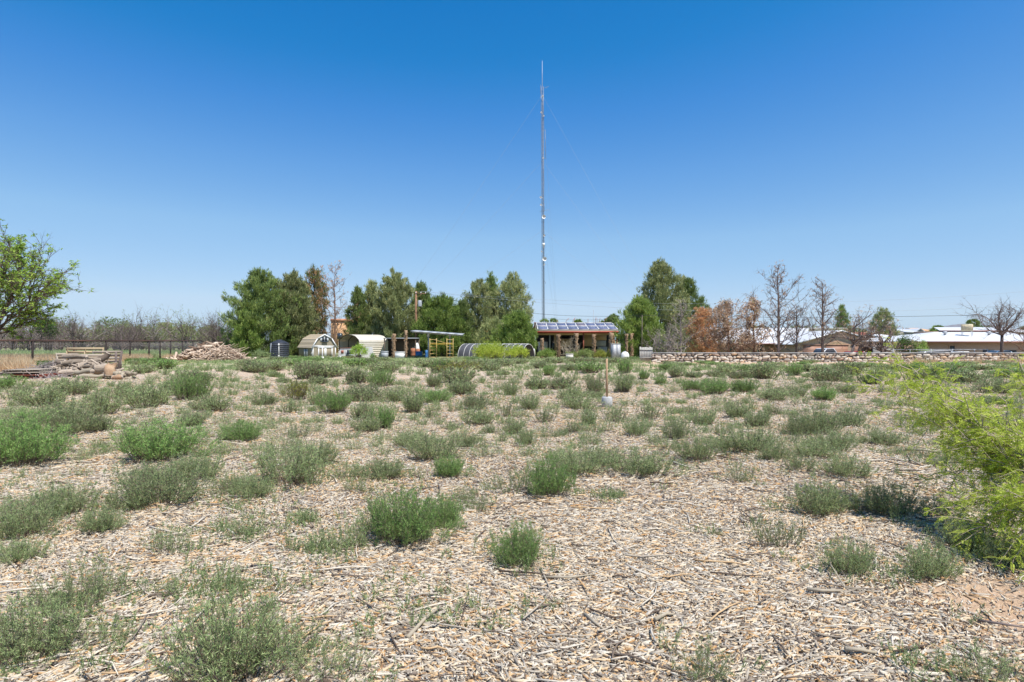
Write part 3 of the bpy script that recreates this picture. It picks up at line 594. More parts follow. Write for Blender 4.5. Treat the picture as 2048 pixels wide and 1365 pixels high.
bare_tree(1645, 59, 566, 86, 'tall bare tree with cones in front of the left garage', 310, 'leader', .0, 'bark_grey', .16, 'dead_mixed', 260, first_h=.2, n1=34, up=1.0, leafL=.14)
bare_tree(1700, 58, 604, 84, 'crooked bare tree leaning right in front of the garages', 311, 'forked', .22, 'bark_grey', .17, 'dead_mixed', 200, first_h=.3, n1=13, up=.9, leafL=.14)
bare_tree(1757, 58, 620, 116, 'wide tangled bare tree reaching right, just left of the hedge', 312, 'forked', .3, 'bark_grey', .16, 'dead_mixed', 160, first_h=.22, n1=15, up=.55, leafL=.14)
bare_tree(2003, 56, 576, 126, 'crooked dead tree with upturned limbs by the right edge', 313, 'forked', .02, 'bark_grey', .15, None, first_h=.36, n1=13, n2=17, up=.85, drop=.15)
bare_tree(1478, 66, 640, 50, 'low brown tree in front of the left brick wall', 314, 'forked', 0, 'bark_red', .1, 'dead_mixed', 500, first_h=.25, up=.8, n1=12, leafL=.2)
bare_tree(2062, 58, 640, 60, 'half seen bare tree cut by the right edge', 315, 'forked', 0, 'bark_red', .12, None, first_h=.2, up=.7, n1=12)
bare_tree(1140, 70, 672, 46, 'low tangle of a dead shrub before the solar porch', 316, 'forked', 0, 'twig_pale', .07, None, first_h=.1, up=.5, n1=18, n2=9, cat='dead shrub', name='dead_shrub')
# leafy tree at the left edge
def leafy(px, D, ybase, ytop, label, seed, limbs, tw, name='pecan_tree'):
    global rng; rng = np.random.default_rng(seed); R_ = random.Random(seed); x, y, z = gb(px, D); t = thing(name, label, 'leafy tree', (x, y, z))
    tr = MB(); A_, B_, r0, r1, tips = [], [], [], [], []
    fork = np.array([X(px + 8, D), D, Z(672, D)]); tr.tube([(x, y, z - .2), (x + .1, y, z + 1.), fork], [tw * 1.3, tw, tw * .95], 9)
    def limb(p, q, r, dep):
        p = np.array(p, float); q = np.array(q, float); L = np.linalg.norm(q - p); seg = 6 if dep < 2 else 3; pts = [p]
        sag = np.array([0, 0, 1.]) * L * .07 * (-1 if dep == 0 else .4)
        for i in range(1, seg + 1):
            s = i / seg; c = p + (q - p) * s + sag * 4 * s * (1 - s) + rng.normal(0, .035 * L, 3) * (i < seg); A_.append(pts[-1]); B_.append(c); rr = lambda u: r * (1 - .75 * u); r0.append(rr((i - 1) / seg)); r1.append(rr(s)); pts.append(c)
        if dep >= 3: tips.extend(pts[1:]); return
        nb = (13, 8, 5)[dep]
        for j in range(nb):
            s = R_.uniform(.25, 1) * seg; i = min(int(s), seg - 1); c = pts[i] + (pts[i + 1] - pts[i]) * (s - i); d = unit(q - p) + rng.normal(0, .62, 3) + [0, 0, .25]
            limb(c, c + unit(d) * L * R_.uniform(.22, .45), r * .42, dep + 1)
    for (a, b, dd) in limbs: limb(fork, P(a, b, D + dd), tw * R_.uniform(.5, .62), 0)
    tr.build('trunk', 'bark', t); br = MB(); br.prisms(np.array(A_), np.array(B_), np.maximum(r0, .006), np.maximum(r1, .004)); br.build('branches', 'bark', t)
    T = np.array(tips); n = 2500; c = T[rng.integers(0, len(T), n)] + rng.normal(0, .09, (n, 3)); nb = 8; C = np.repeat(c, nb, 0); d = rng.normal(0, 1, C.shape) * [1, 1, .5] + [0, 0, -.15]
    lf = MB(); lf.blades(C, d, .24 * rng.uniform(.6, 1.2, len(C)), .075, np.repeat(np.clip(rng.normal(.5, .22, n), 0, 1), nb)); lf.build('leaves', 'pecan_leaf', t)
leafy(-42, 48, 725, 476, 'spreading tree with fresh green leaves behind the pipe fence at the left edge', 401,
      [(44, 520, 0), (102, 566, -1), (15, 520, 2), (-60, 500, 0), (70, 535, 2), (88, 590, 1), (-110, 550, 0), (5, 560, -3), (48, 560, -3), (84, 622, 0), (-20, 540, 3), (24, 508, 0), (92, 552, -2)], .22)
# orchard of winter-grey trees and far green trees on the left
op = []
for k in range(5):
    op.append(bare_tree(100 + k * 40, 104, 640, 50, 'x', 420 + k, 'forked', 0, 'twig_grey' if k % 2 else 'bark_grey', .2, 'orchard_leaf' if k > 2 else None, 420, first_h=.1, up=1.25, n1=15, n2=9, n3=4, leafL=.16, name='orchard_tree'))
op[0]['_'] = 1
spots = []
ro = random.Random(3)
for i in range(56):
    px = -15 + i * 9.3 + ro.uniform(-3, 3); spots.append((px, ro.uniform(86, 118), ro.uniform(.7, 1.25)))
spots.sort(key=lambda q: q[0])
del op[0]['_']
OLAND = [(0, 'left of the leafy limb'), (140, 'right of the leafy limb'), (250, 'above the far pipe fence posts'), (350, 'behind the large brush heap'), (425, 'left of the big pine clump')]
cnt = {}; used = set()
for i, (px, D, sc) in enumerate(spots):
    k = ro.choice([0, 0, 1, 1, 2, 2, 3, 4]) if not 300 < px < 420 else ro.choice([0, 1, 2, 3, 4, 4]); wh = [s for a, s in OLAND if px >= a or a == 0][-1]; cnt.setdefault(wh, 0); o_ = ORD[cnt[wh]]; cnt[wh] += 1
    lab = f"{'thinly leafed' if k > 2 else 'leafless'} grey orchard tree {wh}, {o_} from left"
    loc = gb(px, D); s3 = (sc * .9, sc * .9, sc * ro.uniform(.85, 1.12)); rz = ro.uniform(0, 6)
    if k not in used:
        used.add(k); o = op[k]; o.location = loc; o.scale = s3; o.rotation_euler = (0, 0, rz); tag(o, lab, 'orchard tree', 'orchard trees beyond the pipe fence')
    else: copy_thing(op[k], loc, rz, s3, lab, 'orchard tree', 'orchard trees beyond the pipe fence')
def blob_tree(px, D, ytop, wpx, leaf, label, seed, n=900, tl=.5, group='distant green trees', name='distant_tree', prof=None, cat='distant tree', ybase=None, tw=.2):
    global rng; rng = np.random.default_rng(seed); x, y, z = gb(px, D); H = Z(ytop, D) - z; R = wpx / F * D / 2
    t = thing(name, label, cat, (x, y, z), group); tr = MB(); tr.tube([(x, y, z - .2), (x + .05, y, z + H * .4), (x, y, z + H * .8)], [tw, tw * .7, tw * .25], 6)
    lobes = np.stack([rng.uniform(-.62, .62, 13) * R, rng.uniform(-.6, .6, 13) * R, H * rng.uniform(.3, .84, 13)], 1); lr = rng.uniform(.28, .48, 13) * R
    for q in lobes: tr.beam((x, y, z + H * .3), (x + q[0], y + q[1], z + q[2]), .05)
    tr.build('trunk', 'bark', t)
    j = rng.integers(0, 13, n); d = rng.normal(0, 1, (n, 3)); d /= np.linalg.norm(d, axis=1, keepdims=True); p = lobes[j] + d * lr[j][:, None] * rng.uniform(.6, 1.05, (n, 1)) * [1, 1, .8] + [x, y, z]
    p[:, 2] = np.minimum(np.maximum(p[:, 2], z + .1), z + H); nb = 8; C = np.repeat(p, nb, 0); dd = np.repeat(d, nb, 0) * .7 + rng.normal(0, .7, C.shape) + [0, 0, .3]
    cr = MB(); cr.blades(C, dd, tl * rng.uniform(.6, 1.2, len(C)), tl * .24, np.repeat(np.clip(rng.normal(.45, .2, n), 0, 1), nb)); cr.build('crown', leaf, t); return t
for i, (px, D, yt, w, lf, lab) in enumerate([
    (92, 96, 632, 56, 'grass_green', 'yellow-green bushy tree standing under the leafy limb'),
    (112, 170, 632, 70, 'pine_dark', 'dark round tree far behind the yellow-green one'), (232, 180, 634, 84, 'pine_dark', 'wide dark distant tree above the pallet stack'),
    (262, 175, 645, 60, 'pine_olive', 'lower olive distant tree right of the wide dark one'), (185, 180, 650, 50, 'pine_olive', 'small olive distant tree left of the wide dark one'),
    (330, 170, 642, 56, 'pine_olive', 'olive distant tree left of the brush heap'), (372, 165, 648, 44, 'pine_dark', 'dark distant tree above the left part of the brush heap'), (430, 150, 650, 60, 'pine_olive', 'olive distant tree left of the big pine clump'),
    (300, 190, 652, 50, 'pine_dark', 'low dark distant tree above the middle fence posts'), (20, 180, 648, 70, 'pine_olive', 'olive distant tree at the left edge of the orchard'),
    (1218, 110, 622, 38, 'pine_dark', 'round dark tree peeking over the right of the solar roof'), (1160, 112, 634, 24, 'pine_light', 'small loose tree over the middle of the solar roof'), (1100, 100, 630, 36, 'pine_light', 'small green tree behind the foot of the radio mast'),
    (1520, 120, 650, 70, 'pine_dark', 'dark green tree behind the white roof ridge'), (1630, 130, 652, 60, 'pine_olive', 'olive tree behind the ridge of the garage house'), (1590, 125, 648, 50, 'pine_dark', 'dark tree behind the tallest bare tree'),
    (1712, 120, 650, 50, 'pine_olive', 'olive tree behind the right garage gable'), (1808, 96, 655, 34, 'pine_dark', 'dark green tree right of the tangled bare tree'), (1832, 92, 662, 26, 'grass_green', 'bright yellow-green shrub tree in front of the grey house'),
    (1879, 118, 652, 40, 'pine_light', 'green tree left of the upper white roof'), (1975, 140, 648, 60, 'grass_green', 'light green tree behind the upper roof, right of the palm'), (2045, 130, 644, 40, 'pine_olive', 'olive tree behind the roof at the right edge'), (1355, 110, 660, 90, 'pine_olive', 'dull green tree behind the pale dry trees'), (1475, 100, 645, 60, 'pine_olive', 'dull green tree behind the rusty trees')]):
    blob_tree(px, D, yt, w, lf, lab, 500 + i, 700, .55 if D > 100 else .4)
# hedge and garden shrubs
def shrub(px, D, ytop, wpx, leaf, label, seed, n=500, tl=.14, nb=7, name='shrub', cat='shrub', open_=1.):
    global rng; rng = np.random.default_rng(seed); x, y, z = gb(px, D); H = Z(ytop, D) - z; R = wpx / F * D / 2; t = thing(name, label, cat, (x, y, z)); st = MB()
    a = rng.random(28) * 6.28; r = np.sqrt(rng.random(28)); tip = np.stack([x + r * R * np.cos(a), y + r * R * np.sin(a), z + H * (1 - .45 * r ** 2) * rng.uniform(.75, 1.02, 28)], 1)
    b = np.array([[x, y, z - .05]]) + np.stack([np.cos(a) * .1, np.sin(a) * .1, a * 0], 1); mid = b * .5 + tip * .5 + [0, 0, .1 * H]; st.prisms(b, mid, .02, .014); st.prisms(mid, tip, .014, .006); st.build('stems', 'bark_grey', t)
    i = rng.integers(0, 28, n); s = rng.random((n, 1)) ** .6; c = mid[i] * (1 - s) + tip[i] * s + rng.normal(0, .13 * R * open_, (n, 3)); c[:, 2] = np.maximum(c[:, 2], z + .04)
    C = np.repeat(c, nb, 0) + rng.normal(0, tl * .4, (n * nb, 3)); lf = MB(); lf.blades(C, rng.normal(0, 1, C.shape) + [0, 0, .3], tl * rng.uniform(.6, 1.3, len(C)), tl * .3, np.repeat(np.clip(rng.normal(.5, .22, n), 0, 1), nb)); lf.build('leaves', leaf, t); return t
shrub(717, 64, 688, 36, 'pecan_leaf', 'young leafy green sapling in front of the white trailer', 601, 420)
shrub(745, 60, 706, 10, 'weed_green', 'small green sprig right of the trailer sapling', 602, 40)
shrub(985, 60, 688, 78, 'mesquite_leaf', 'wide yellow-green mesquite bush in front of the hoop tunnel', 603, 1500, .16)
shrub(1030, 61, 690, 50, 'mesquite_leaf', 'smaller yellow-green bush beside the greenhouse door', 604, 600, .16)
shrub(1094, 68, 700, 40, 'pine_light', 'low green shrub between the first two palm trunks', 605, 500)
shrub(1172, 67, 700, 36, 'orchard_leaf', 'straw coloured shrub left of the yellowish palm trunk', 606, 500)
shrub(1204, 67, 702, 36, 'weed_yellow', 'yellowish round shrub right of the yellowish palm trunk', 607, 500)
shrub(1143, 67, 704, 26, 'orchard_leaf', 'brownish low shrub under the dead shrub', 608, 300)
shrub(1000, 76, 680, 30, 'pine_light', 'green shrub behind the middle of the hoop tunnel', 609, 300)
shrub(1812, 62, 676, 64, 'grass_green', 'rounded hedge bush at the left corner of the brick house', 610, 1500, .16)
shrub(1838, 61, 679, 40, 'pine_light', 'lower right half of the hedge beside the brick house', 611, 900, .16)
shrub(520, 66, 703, 40, 'weed_grey', 'grey-green bush left of the black water tank', 612, 500)
shrub(565 + 68, 74, 700, 20, 'grass_green', 'green shrub glimpsed behind the barn shed corner', 613, 150)
shrub(693, 80, 686, 40, 'grass_green', 'bright shrub between the barn shed and the carport', 614, 500)
# ------------------------------------------------------------------ pipe fence on the left
fx = [(-45, 36), (65, 41.5), (148, 45.3), (212, 49), (260, 52.4), (298, 55.6), (320, 58), (341, 60.5), (365, 63.6), (386, 66.8), (404, 70)]
base = gb(65, 41.5); fence = thing('pipe_fence', 'rusty black pipe rail fence with wire mesh running back on the left', 'fence', base)
pts = [np.array(gb(*q)) for q in fx]; top = [np.array([p[0], p[1], CZ + .03]) for p in pts]
for p, q in zip(pts, top):
    m_ = MB(); m_.tube([p - [0, 0, .3], q - [0, 0, .05]], .075, 8); m_.build('post', 'rust_pipe', fence)
m_ = MB(); m_.tube(top, .06, 8); m_.build('rail', 'rust_top', fence)
m_ = MB()
for a, b, at_, bt in zip(pts[:-1], pts[1:], top[:-1], top[1:]):
    for k in range(1, 8): s = k / 8; m_.beam(a + (at_ - a) * s, b + (bt - b) * s, .008)
    for k in range(26): s = k / 26; c = a + (b - a) * s; m_.beam(c, [c[0], c[1], at_[2]], .006)
m_.build('wire_mesh', 'wire', fence)
# ------------------------------------------------------------------ pallets, logs, stumps
def pallet(x, y, z, rz, lay, label, mat_, W=1.2, Dp=1.0, n=7):
    t = thing('wooden_pallet', label, 'pallet', (x, y, z), 'wooden pallets by the log pile'); m_ = MB(frame(x, y, z, rz)); m2 = MB(frame(x, y, z, rz))
    def bx(mm, c, s): c = (c[0], c[2] , c[1]) if lay == 'stand' else c; s = (s[0], s[2], s[1]) if lay == 'stand' else s; mm.box(c, s)
    for i in range(n):
        u = -Dp / 2 + .05 + (Dp - .1) * i / (n - 1); bx(m_, (0, u + (Dp / 2 if lay == 'stand' else 0), .13), (W, .13, .02))
        if i % 2 == 0: bx(m_, (0, u + (Dp / 2 if lay == 'stand' else 0), .01), (W, .095, .02))
    for u in (-W / 2 + .03, 0, W / 2 - .03): bx(m2, (u, Dp / 2 if lay == 'stand' else 0, .07), (.04, Dp, .095))
    m_.build('deck_boards', mat_, t); m2.build('stringers', mat_, t); return t
# standing / stacked pallets
for k, (px, D, zz, rz, lay, lab, mt, W_, Dp) in enumerate([
    (168, 30.6, 0.05, .02, 'stand', 'tall standing pallet with a fresh yellow top board, back of the group', 'pallet_new', 1.95, 1.2),
    (216, 30.6, 0.0, .95, 'stand', 'weathered pallet standing on edge at the right end of the group', 'pallet_wood', 1.35, 1.12),
    (172, 29.5, 0.0, .03, 'stand', 'white grey pallet leaning upright in front of the tall yellow one', 'pallet_wood', 1.75, .86),
    (136, 30.9, 0, 1.3, 'stand', 'dark pallet standing on edge at the left end of the group', 'pallet_wood', 1.1, 1.0),
    (60, 23.9, .3, .22, 'flat', 'grey pallet on top of the low stack at the left edge', 'pallet_wood', 1.35, 1.2),
    (72, 23.8, .08, .05, 'flat', 'red brown pallet at the bottom of the low stack', 'pallet_red', 1.15, 1.1),
    (66, 23.85, .19, .1, 'flat', 'middle grey pallet of the low stack at the left edge', 'pallet_wood', 1.3, 1.1),
    (28, 24.3, .16, -.2, 'flat', 'weathered pallet half off the left of the low stack', 'pallet_wood', 1.3, 1.1)]):
    x, y, z = gb(px, D); pallet(x, y, z + zz, rz, lay, lab, mt, W_, Dp)
def log(px, D, dz, L, r, rz, tilt, label, mt='log_wood', bendy=.06, name='log', cat='log', r2=.8, grp='logs in the log pile'):
    x, y, z = gb(px, D); r *= .8; dz *= 1.2; z += dz + r; d = np.array([cos(rz) * cos(tilt), sin(rz) * cos(tilt), sin(tilt)]); t = thing(name, label, cat, (x, y, z), grp); R_ = random.Random(label)
    pts = [np.array([x, y, z]) + d * L * s + np.array([R_.gauss(0, bendy * L), R_.gauss(0, bendy * L), R_.gauss(0, bendy * L * .6)]) * (abs(s) < .45) for s in (-.5, -.2, .1, .35, .5)]
    m_ = MB(); m_.tube(pts, [r * .9, r, r * .95, r * .9 * r2 + r * .1, r * r2], 9, tint=R_.uniform(.05, .95), cap=False, rough=.28); m_.build('bark_surface', mt, t)
    e = MB()
    for p, rr, sg in ((pts[0], r * .88, -1), (pts[-1], r * r2 * .98, 1)):
        dd = unit(pts[1] - pts[0]) if sg < 0 else unit(pts[-1] - pts[-2]); e.tube([p - dd * .02 * sg, p + dd * .012 * sg], rr, 12, tint=.9)
    e.build('cut_ends', 'log_wood', t); return t
def heap(name, label, cat, px, D, wpx, ytop, n, seed, Lr, rr, mt, dep=2.5, stuff=True, flat=.35):
    R_ = random.Random(seed); m_ = MB(); x, y, z = gb(px, D); R = wpx / F * D / 2; H = Z(ytop, D) - z
    for k in range(n):
        u = R_.uniform(-1, 1); v = R_.uniform(-1, 1); h = H * max(0, 1 - abs(u) ** 1.6) * max(0, 1 - v * v) ** .5 * R_.uniform(.2, 1); a = R_.uniform(0, 6.28); L = R_.uniform(*Lr); r = R_.uniform(*rr) * (1 - .5 * (L / Lr[1]) * (r0_ := .6))
        ti = R_.gauss(0, flat); c = np.array([x + u * R, y + v * dep, z + h]); d = np.array([cos(a) * cos(ti), sin(a) * cos(ti), sin(ti)]); k2 = rng.normal(0, .06 * L, 3)
        p = [c - d * L / 2, c + k2, c + d * L / 2]
        for q in p: q[2] = max(q[2], z + .02)
        m_.tube(p, [r, r * .9, r * .6], 5, tint=R_.random())
    o = m_.build(name, mt); tag(o, label, cat, kind='stuff' if stuff else None); return o
heap('firewood', 'jumble of split firewood and broken limbs filling the log pile', 'firewood', 172, 25.4, 150, 722, 330, 65, (.25, .8), (.03, .085), 'log_wood', .7)
LG = [(108, 26.4, .1, 1.2, .12, .1, .12, 'thin grey log at the left end of the pile', 'log_wood'), (150, 26, .62, 1.1, .12, -.03, -.02, 'tan peeled log on top of the pile', 'log_wood'),
      (148, 25.2, .42, .95, .15, .35, .05, 'smooth grey log in the middle of the pile', 'log_wood'), (140, 24.6, .08, 1.0, .16, .2, .06, 'pale stout log at the bottom left of the pile', 'log_wood'),
      (178, 25.2, .35, .7, .15, .7, .12, 'split log with a dark underside right of the middle', 'log_wood'), (203, 24.8, .22, .5, .26, .5, .1, 'thick short log section, grey and barrel sized', 'log_wood'),
      (222, 24.2, .2, .5, .27, 1.5, 1.35, 'upright orange stained stump section at the right of the pile', 'log_orange'), (188, 24.2, .02, 1.35, .11, .06, .05, 'bent grey branch along the foot of the pile', 'twig_pale'),
      (236, 23.7, 0, .5, .15, -.3, .1, 'small orange rotten log in front of the driftwood', 'log_orange'), (128, 25.4, .35, .8, .12, .9, .3, 'short twisted log poking up left of the middle', 'log_wood'),
      (197, 26.2, .55, .9, .17, .8, .6, 'dark forked log leaning at the right top of the pile', 'bark'), (168, 24.4, .12, .9, .15, -.25, .08, 'pale split log at the front of the pile', 'twig_pale'),
      (112, 25, .05, .9, .15, .25, .1, 'bleached log end left of the pile front', 'log_wood'), (160, 25.6, .3, 1.0, .17, -.3, .05, 'thick brown log buried under the top one', 'log_wood'), (183, 25.6, .5, .7, .14, 1.2, .1, 'short log end on facing out right of the top one', 'log_wood'), (120, 25.8, .42, .8, .12, -.4, .1, 'thin dark log resting on the brushwood', 'bark')]
for k, a in enumerate(LG): log(*a)
# driftwood root: lumpy pale stump with stubs
x, y, z = gb(250, 24.2); t = thing('driftwood_stump', 'pale gnarled root stump with a hollow at the right end of the log pile', 'stump', (x, y, z)); m_ = MB(); R_ = random.Random(4)
for k in range(26):
    a = R_.uniform(0, 6.28); q = np.array([x + R_.uniform(-.38, .42), y + R_.uniform(-.2, .2), z + R_.uniform(.03, .3)]); d = np.array([cos(a) * .6, R_.uniform(-.3, .3), R_.uniform(-.1, .6)]); L = R_.uniform(.15, .4)
    m_.tube([q - d * L * .5, q + [R_.uniform(-.05, .05), 0, R_.uniform(0, .06)], q + d * L * .6], [R_.uniform(.03, .09), R_.uniform(.05, .11), .02], 6, tint=R_.random(), rough=.3)
m_.build('root_wood', 'twig_pale', t)
heap('brushwood', 'tangle of thin grey cut sticks piled left of the logs', 'brushwood', 112, 26, 70, 723, 700, 61, (.3, 1.1), (.006, .02), 'twig_grey', .9)
heap('brushwood', 'broken grey branches and slabs scattered under the low pallets', 'brushwood', 84, 23.8, 110, 752, 150, 62, (.3, 1.0), (.008, .03), 'twig_grey', .6)
heap('brush_heap', 'large heap of sawn branches and split firewood left of the big pines', 'brush heap', 422, 56, 132, 685, 800, 63, (.3, 1.5), (.05, .17), 'heap_wood', 2.0)
heap('brushwood', 'thin pale sticks sloping off the right side of the big brush heap', 'brushwood', 448, 54.5, 70, 688, 130, 64, (1.2, 3.0), (.03, .06), 'heap_wood', 1.6)
for k, (px, D, y1, y0, ln, lab) in enumerate([(232, 26.6, 704, 745, 0, 'weathered upright stake at the right of the log pile'), (236, 26.9, 702, 720, .12, 'thin stake leaning right behind the upright stake')]):
    x, y, z = gb(px, D); m_ = MB(); h = Z(y1, D); m_.tube([(x, y, z - .1), (x + ln * .5, y, (z + h) / 2), (x + ln * 1.6, y, h)], [.06, .055, .045], 7, tint=.4); t = thing('wooden_stake', lab, 'stake', (x, y, z)); m_.build('stake_post', 'bark_grey', t)
# ------------------------------------------------------------------ stake standing in a concrete plug
x, y, z = G(1214, 815); D = y; t = thing('marker_stake', 'tall brown wooden stake set in a grey concrete plug in the field', 'stake', (x, y, z))
m_ = MB(); r = 11 / F * D; h = Z(794, D) - z; m_.lathe((x, y, z), [(0, -.05), (r * .92, -.05), (r, h * .5), (r * .95, h - .02), (r * .85, h), (0, h)], 18); m_.build('concrete_plug', 'concrete', t)
m_ = MB(); m_.tube([(x, y, z + h - .05), (x - .01, y, z + h + .5), (x - .005, y, Z(718, D))], [.028, .026, .022], 8, tint=.5); m_.build('stake_post', 'handle_wood', t)

# ------------------------------------------------------------------ stone wall
x0, y0_, z0 = gb(1305, 50); t = thing('stone_wall', 'long dry stacked stone garden wall of tan, cream and orange rocks', 'stone wall', (x0, 50.2, z0))
xe = 62.; top = Z(706, 50); R_ = random.Random(12); core = MB(); core.box(((x0 + xe) / 2, 50.25, (top - .12 + z0 - .5) / 2 + .04), (xe - x0, .3, top - z0 + .42)); core.build('mortar_core', 'mortar', t)
cap = MB(); xx = x0
while xx < xe: L = R_.uniform(2, 3.5); cap.box((xx + L / 2 - .01, 50.22, top - .02), (L, .46, .055)); xx += L
cap.build('cap', 'concrete', t)
rows = 4; st = MB(); hh = (top - .05 - z0 + .12) / rows
for ro_ in range(rows):
    xx = x0 + R_.uniform(-.1, .0)
    while xx < xe:
        w = R_.choice([R_.uniform(.2, .35), R_.uniform(.35, .75)]); zc = z0 - .12 + hh * (ro_ + .5) + R_.uniform(-.05, .05) + .035 * sin(xx * 1.7 + ro_ * 2.3); h = hh * R_.uniform(.65, 1.3); n = R_.choice([5, 6, 6, 7]); yb = 50.1 - .0; yf = yb - R_.uniform(.03, .10)
        ang = [2 * pi * k / n + R_.uniform(-.35, .35) for k in range(n)]; o_ = [(cos(a) * abs(cos(a)) ** -.35, sin(a) * abs(sin(a) + 1e-3) ** -.35) for a in ang]; sl = R_.uniform(-.9, .9)
        out_ = [(xx + w / 2 + a * w * .52, zc + b * h * .5 + a * sl * h * .3) for a, b in o_]
        V = [(u, yb, v) for u, v in out_] + [(xx + w / 2 + (u - xx - w / 2) * .88, yf + R_.uniform(-.012, .012), zc + (v - zc) * .86) for u, v in out_] + [(xx + w / 2, yf - .015, zc)]
        Fc = [[i, (i + 1) % n, n + (i + 1) % n, n + i] for i in range(n)] + [[n + i, n + (i + 1) % n, 2 * n, 2 * n] for i in range(n)]
        st.add(V, Fc, R_.random()); xx += w + .015
st.build('stones', 'stone_mix', t)
# grey board fence piece at its left end
x, y, z = gb(1292, 51); t = thing('board_gate', 'weathered grey board panel closing the left end of the stone wall', 'gate', (x, y, z)); W_ = 26 / F * 51; h = Z(694, 51) - z
m_ = MB(); n = 8
for k in range(n): m_.box((x - W_ / 2 + W_ * (k + .5) / n, y, z + h / 2 - .02 * (k % 3)), (W_ / n * .93, .03, h - .06 * (k % 2)))
m_.build('boards', 'grey_board', t); m_ = MB()
for zz in (.3, .8): m_.box((x, y - .035, z + h * zz), (W_, .03, .09))
m_.build('rails', 'grey_board', t)
# ------------------------------------------------------------------ radio mast
D = 112; bx, by, bz = gb(1087, D); Ht = Z(174, D) - bz; ln = (X(1084.5, D) - X(1087, D)); t = thing('radio_mast', 'very tall thin guyed lattice radio mast with small dishes and antennas', 'radio mast', (bx, by, bz))
def mast(h, a=None, r=.25):
    c = np.array([bx + ln * h / Ht, by, bz + h]); return c if a is None else c + r * np.array([cos(a), sin(a), 0])
m_ = MB(); seg = 2.0; n = int(Ht / seg)
AN = [radians(q) for q in (200, 340, 90)]
for a in AN: m_.tube([mast(h, a) for h in np.linspace(0, Ht, 12)], .042, 5, tint=.3)
A_, B_ = [], []
for i in range(int(Ht / .75)):
    for j in range(3): h = i * .75; A_ += [mast(h, AN[j]), mast(h, AN[j])]; B_ += [mast(h + .75, AN[(j + 1) % 3]), mast(h, AN[(j + 1) % 3])]
m_.prisms(np.array(A_), np.array(B_), .016, .016); m_.tube([mast(0, 0, .1), mast(Ht * .97, 0, .1)], .05, 5); m_.build('lattice', 'tower_steel', t)
m_ = MB(); c = mast(Ht); m_.tube([c - [0, 0, .3], c + [0, 0, Z(122, D) - Z(174, D)]], [.05, .022], 6, tint=1); m_.build('whip_antenna', 'white_metal', t)
def dish(py, px, r, lab=None, nm='dish'):
    h = Z(py, D) - bz; c = np.array([X(px, D), by - .4, bz + h]); m_ = MB(); k = 14
    V = [c + [0, 0.22, 0]] + [c + np.array([q * r * cos(a), .2 * (1 - q * q) - .02, q * r * sin(a)]) for q in (.5, 1) for a in np.linspace(0, 2 * pi, k, endpoint=False)]
    m_.add(V, [[0, 1 + i, 1 + (i + 1) % k, 1 + (i + 1) % k] for i in range(k)] + [[1 + i, 1 + (i + 1) % k, 1 + k + (i + 1) % k, 1 + k + i] for i in range(k)])
    m_.tube([c + [0, .2, 0], mast(h)], .05, 5); m_.tube([c + [0, -.18, 0], c + [0, -.1, 0]], .06, 6); m_.build(nm, 'white_paint', t)
for py, px, r in ((396, 1081.5, .22), (411, 1082, .2), (435, 1087.5, .38), (472, 1088.5, .2), (495, 1087.5, .17), (519, 1089, .42), (530, 1088.5, .15), (195, 1085.5, .2), (227, 1082.5, .18), (234, 1087.5, .15), (504, 1083, .15), (318, 1086, .15)): dish(py, px, r)
h = Z(490, D) - bz; m_ = MB(); m_.box(mast(h) + [.1, -.42, 0], (.48, .2, .5)); m_.build('panel_antenna', 'white_paint', t)
m_ = MB()
for h1, side in ((Z(262, D) - bz, 1), (Z(318, D) - bz, 1)): m_.tube([mast(h1), mast(h1) + [.55, -.1, .1]], .03, 4)
m_.tube([mast(Z(318, D) - bz) + [.55, -.1, 0], mast(Z(262, D) - bz) + [.55, -.1, .2]], .03, 5)
for k in range(7): h1 = Z(318 - k * 8, D) - bz; m_.tube([mast(h1) + [.45, -.1, 0], mast(h1) + [.68, -.1, 0]], .03, 4)
m_.build('dipole_array', 'tower_steel', t)
m_ = MB(); h1 = Z(423, D) - bz; m_.tube([mast(h1) + [-.7, 0, -.1], mast(h1) + [1.3, 0, .35]], .025, 4); m_.tube([mast(h1) + [.3, 0, .1], mast(h1) + [.3, 0, 1.6]], .02, 4); m_.build('side_arm', 'tower_steel', t)
m_ = MB(); h1 = Z(178, D) - bz; m_.tube([mast(h1) + [-.4, 0, -.2], mast(h1) + [1.3, 0, .5]], .025, 4)
for k in range(4): m_.tube([mast(h1) + [.2 + .3 * k, -.35, .1 * k], mast(h1) + [.2 + .3 * k, .35, .1 * k]], .015, 4)
m_.tube([mast(h1 - 1) + [-.3, 0, 0], mast(h1 + .8) + [-.3, 0, 0]], .03, 4); m_.build('yagi_antenna', 'tower_steel', t)
h1 = Z(563, D) - bz; m_ = MB(); m_.beam(mast(h1), mast(h1) + [.45, 0, 0], .05); m_.beam(mast(h1) + [.45, 0, 0], mast(h1) + [.45, 0, -.5], .06); m_.build('lamp_arm', 'tower_steel', t)
gw = 0
for ga, rr in ((195, 34), (-42, 30), (80, 34)):
    for hf in (.97, .72, .46):
        m_ = MB(); h1 = Ht * hf; a = radians(ga); g0 = np.array([bx + rr * cos(a), by + rr * sin(a), bz]); m_.tube([mast(h1), (mast(h1) + g0) / 2 - [0, 0, .5], g0], .011, 3, cap=False); m_.build('guy_wire', 'cable_light', t)
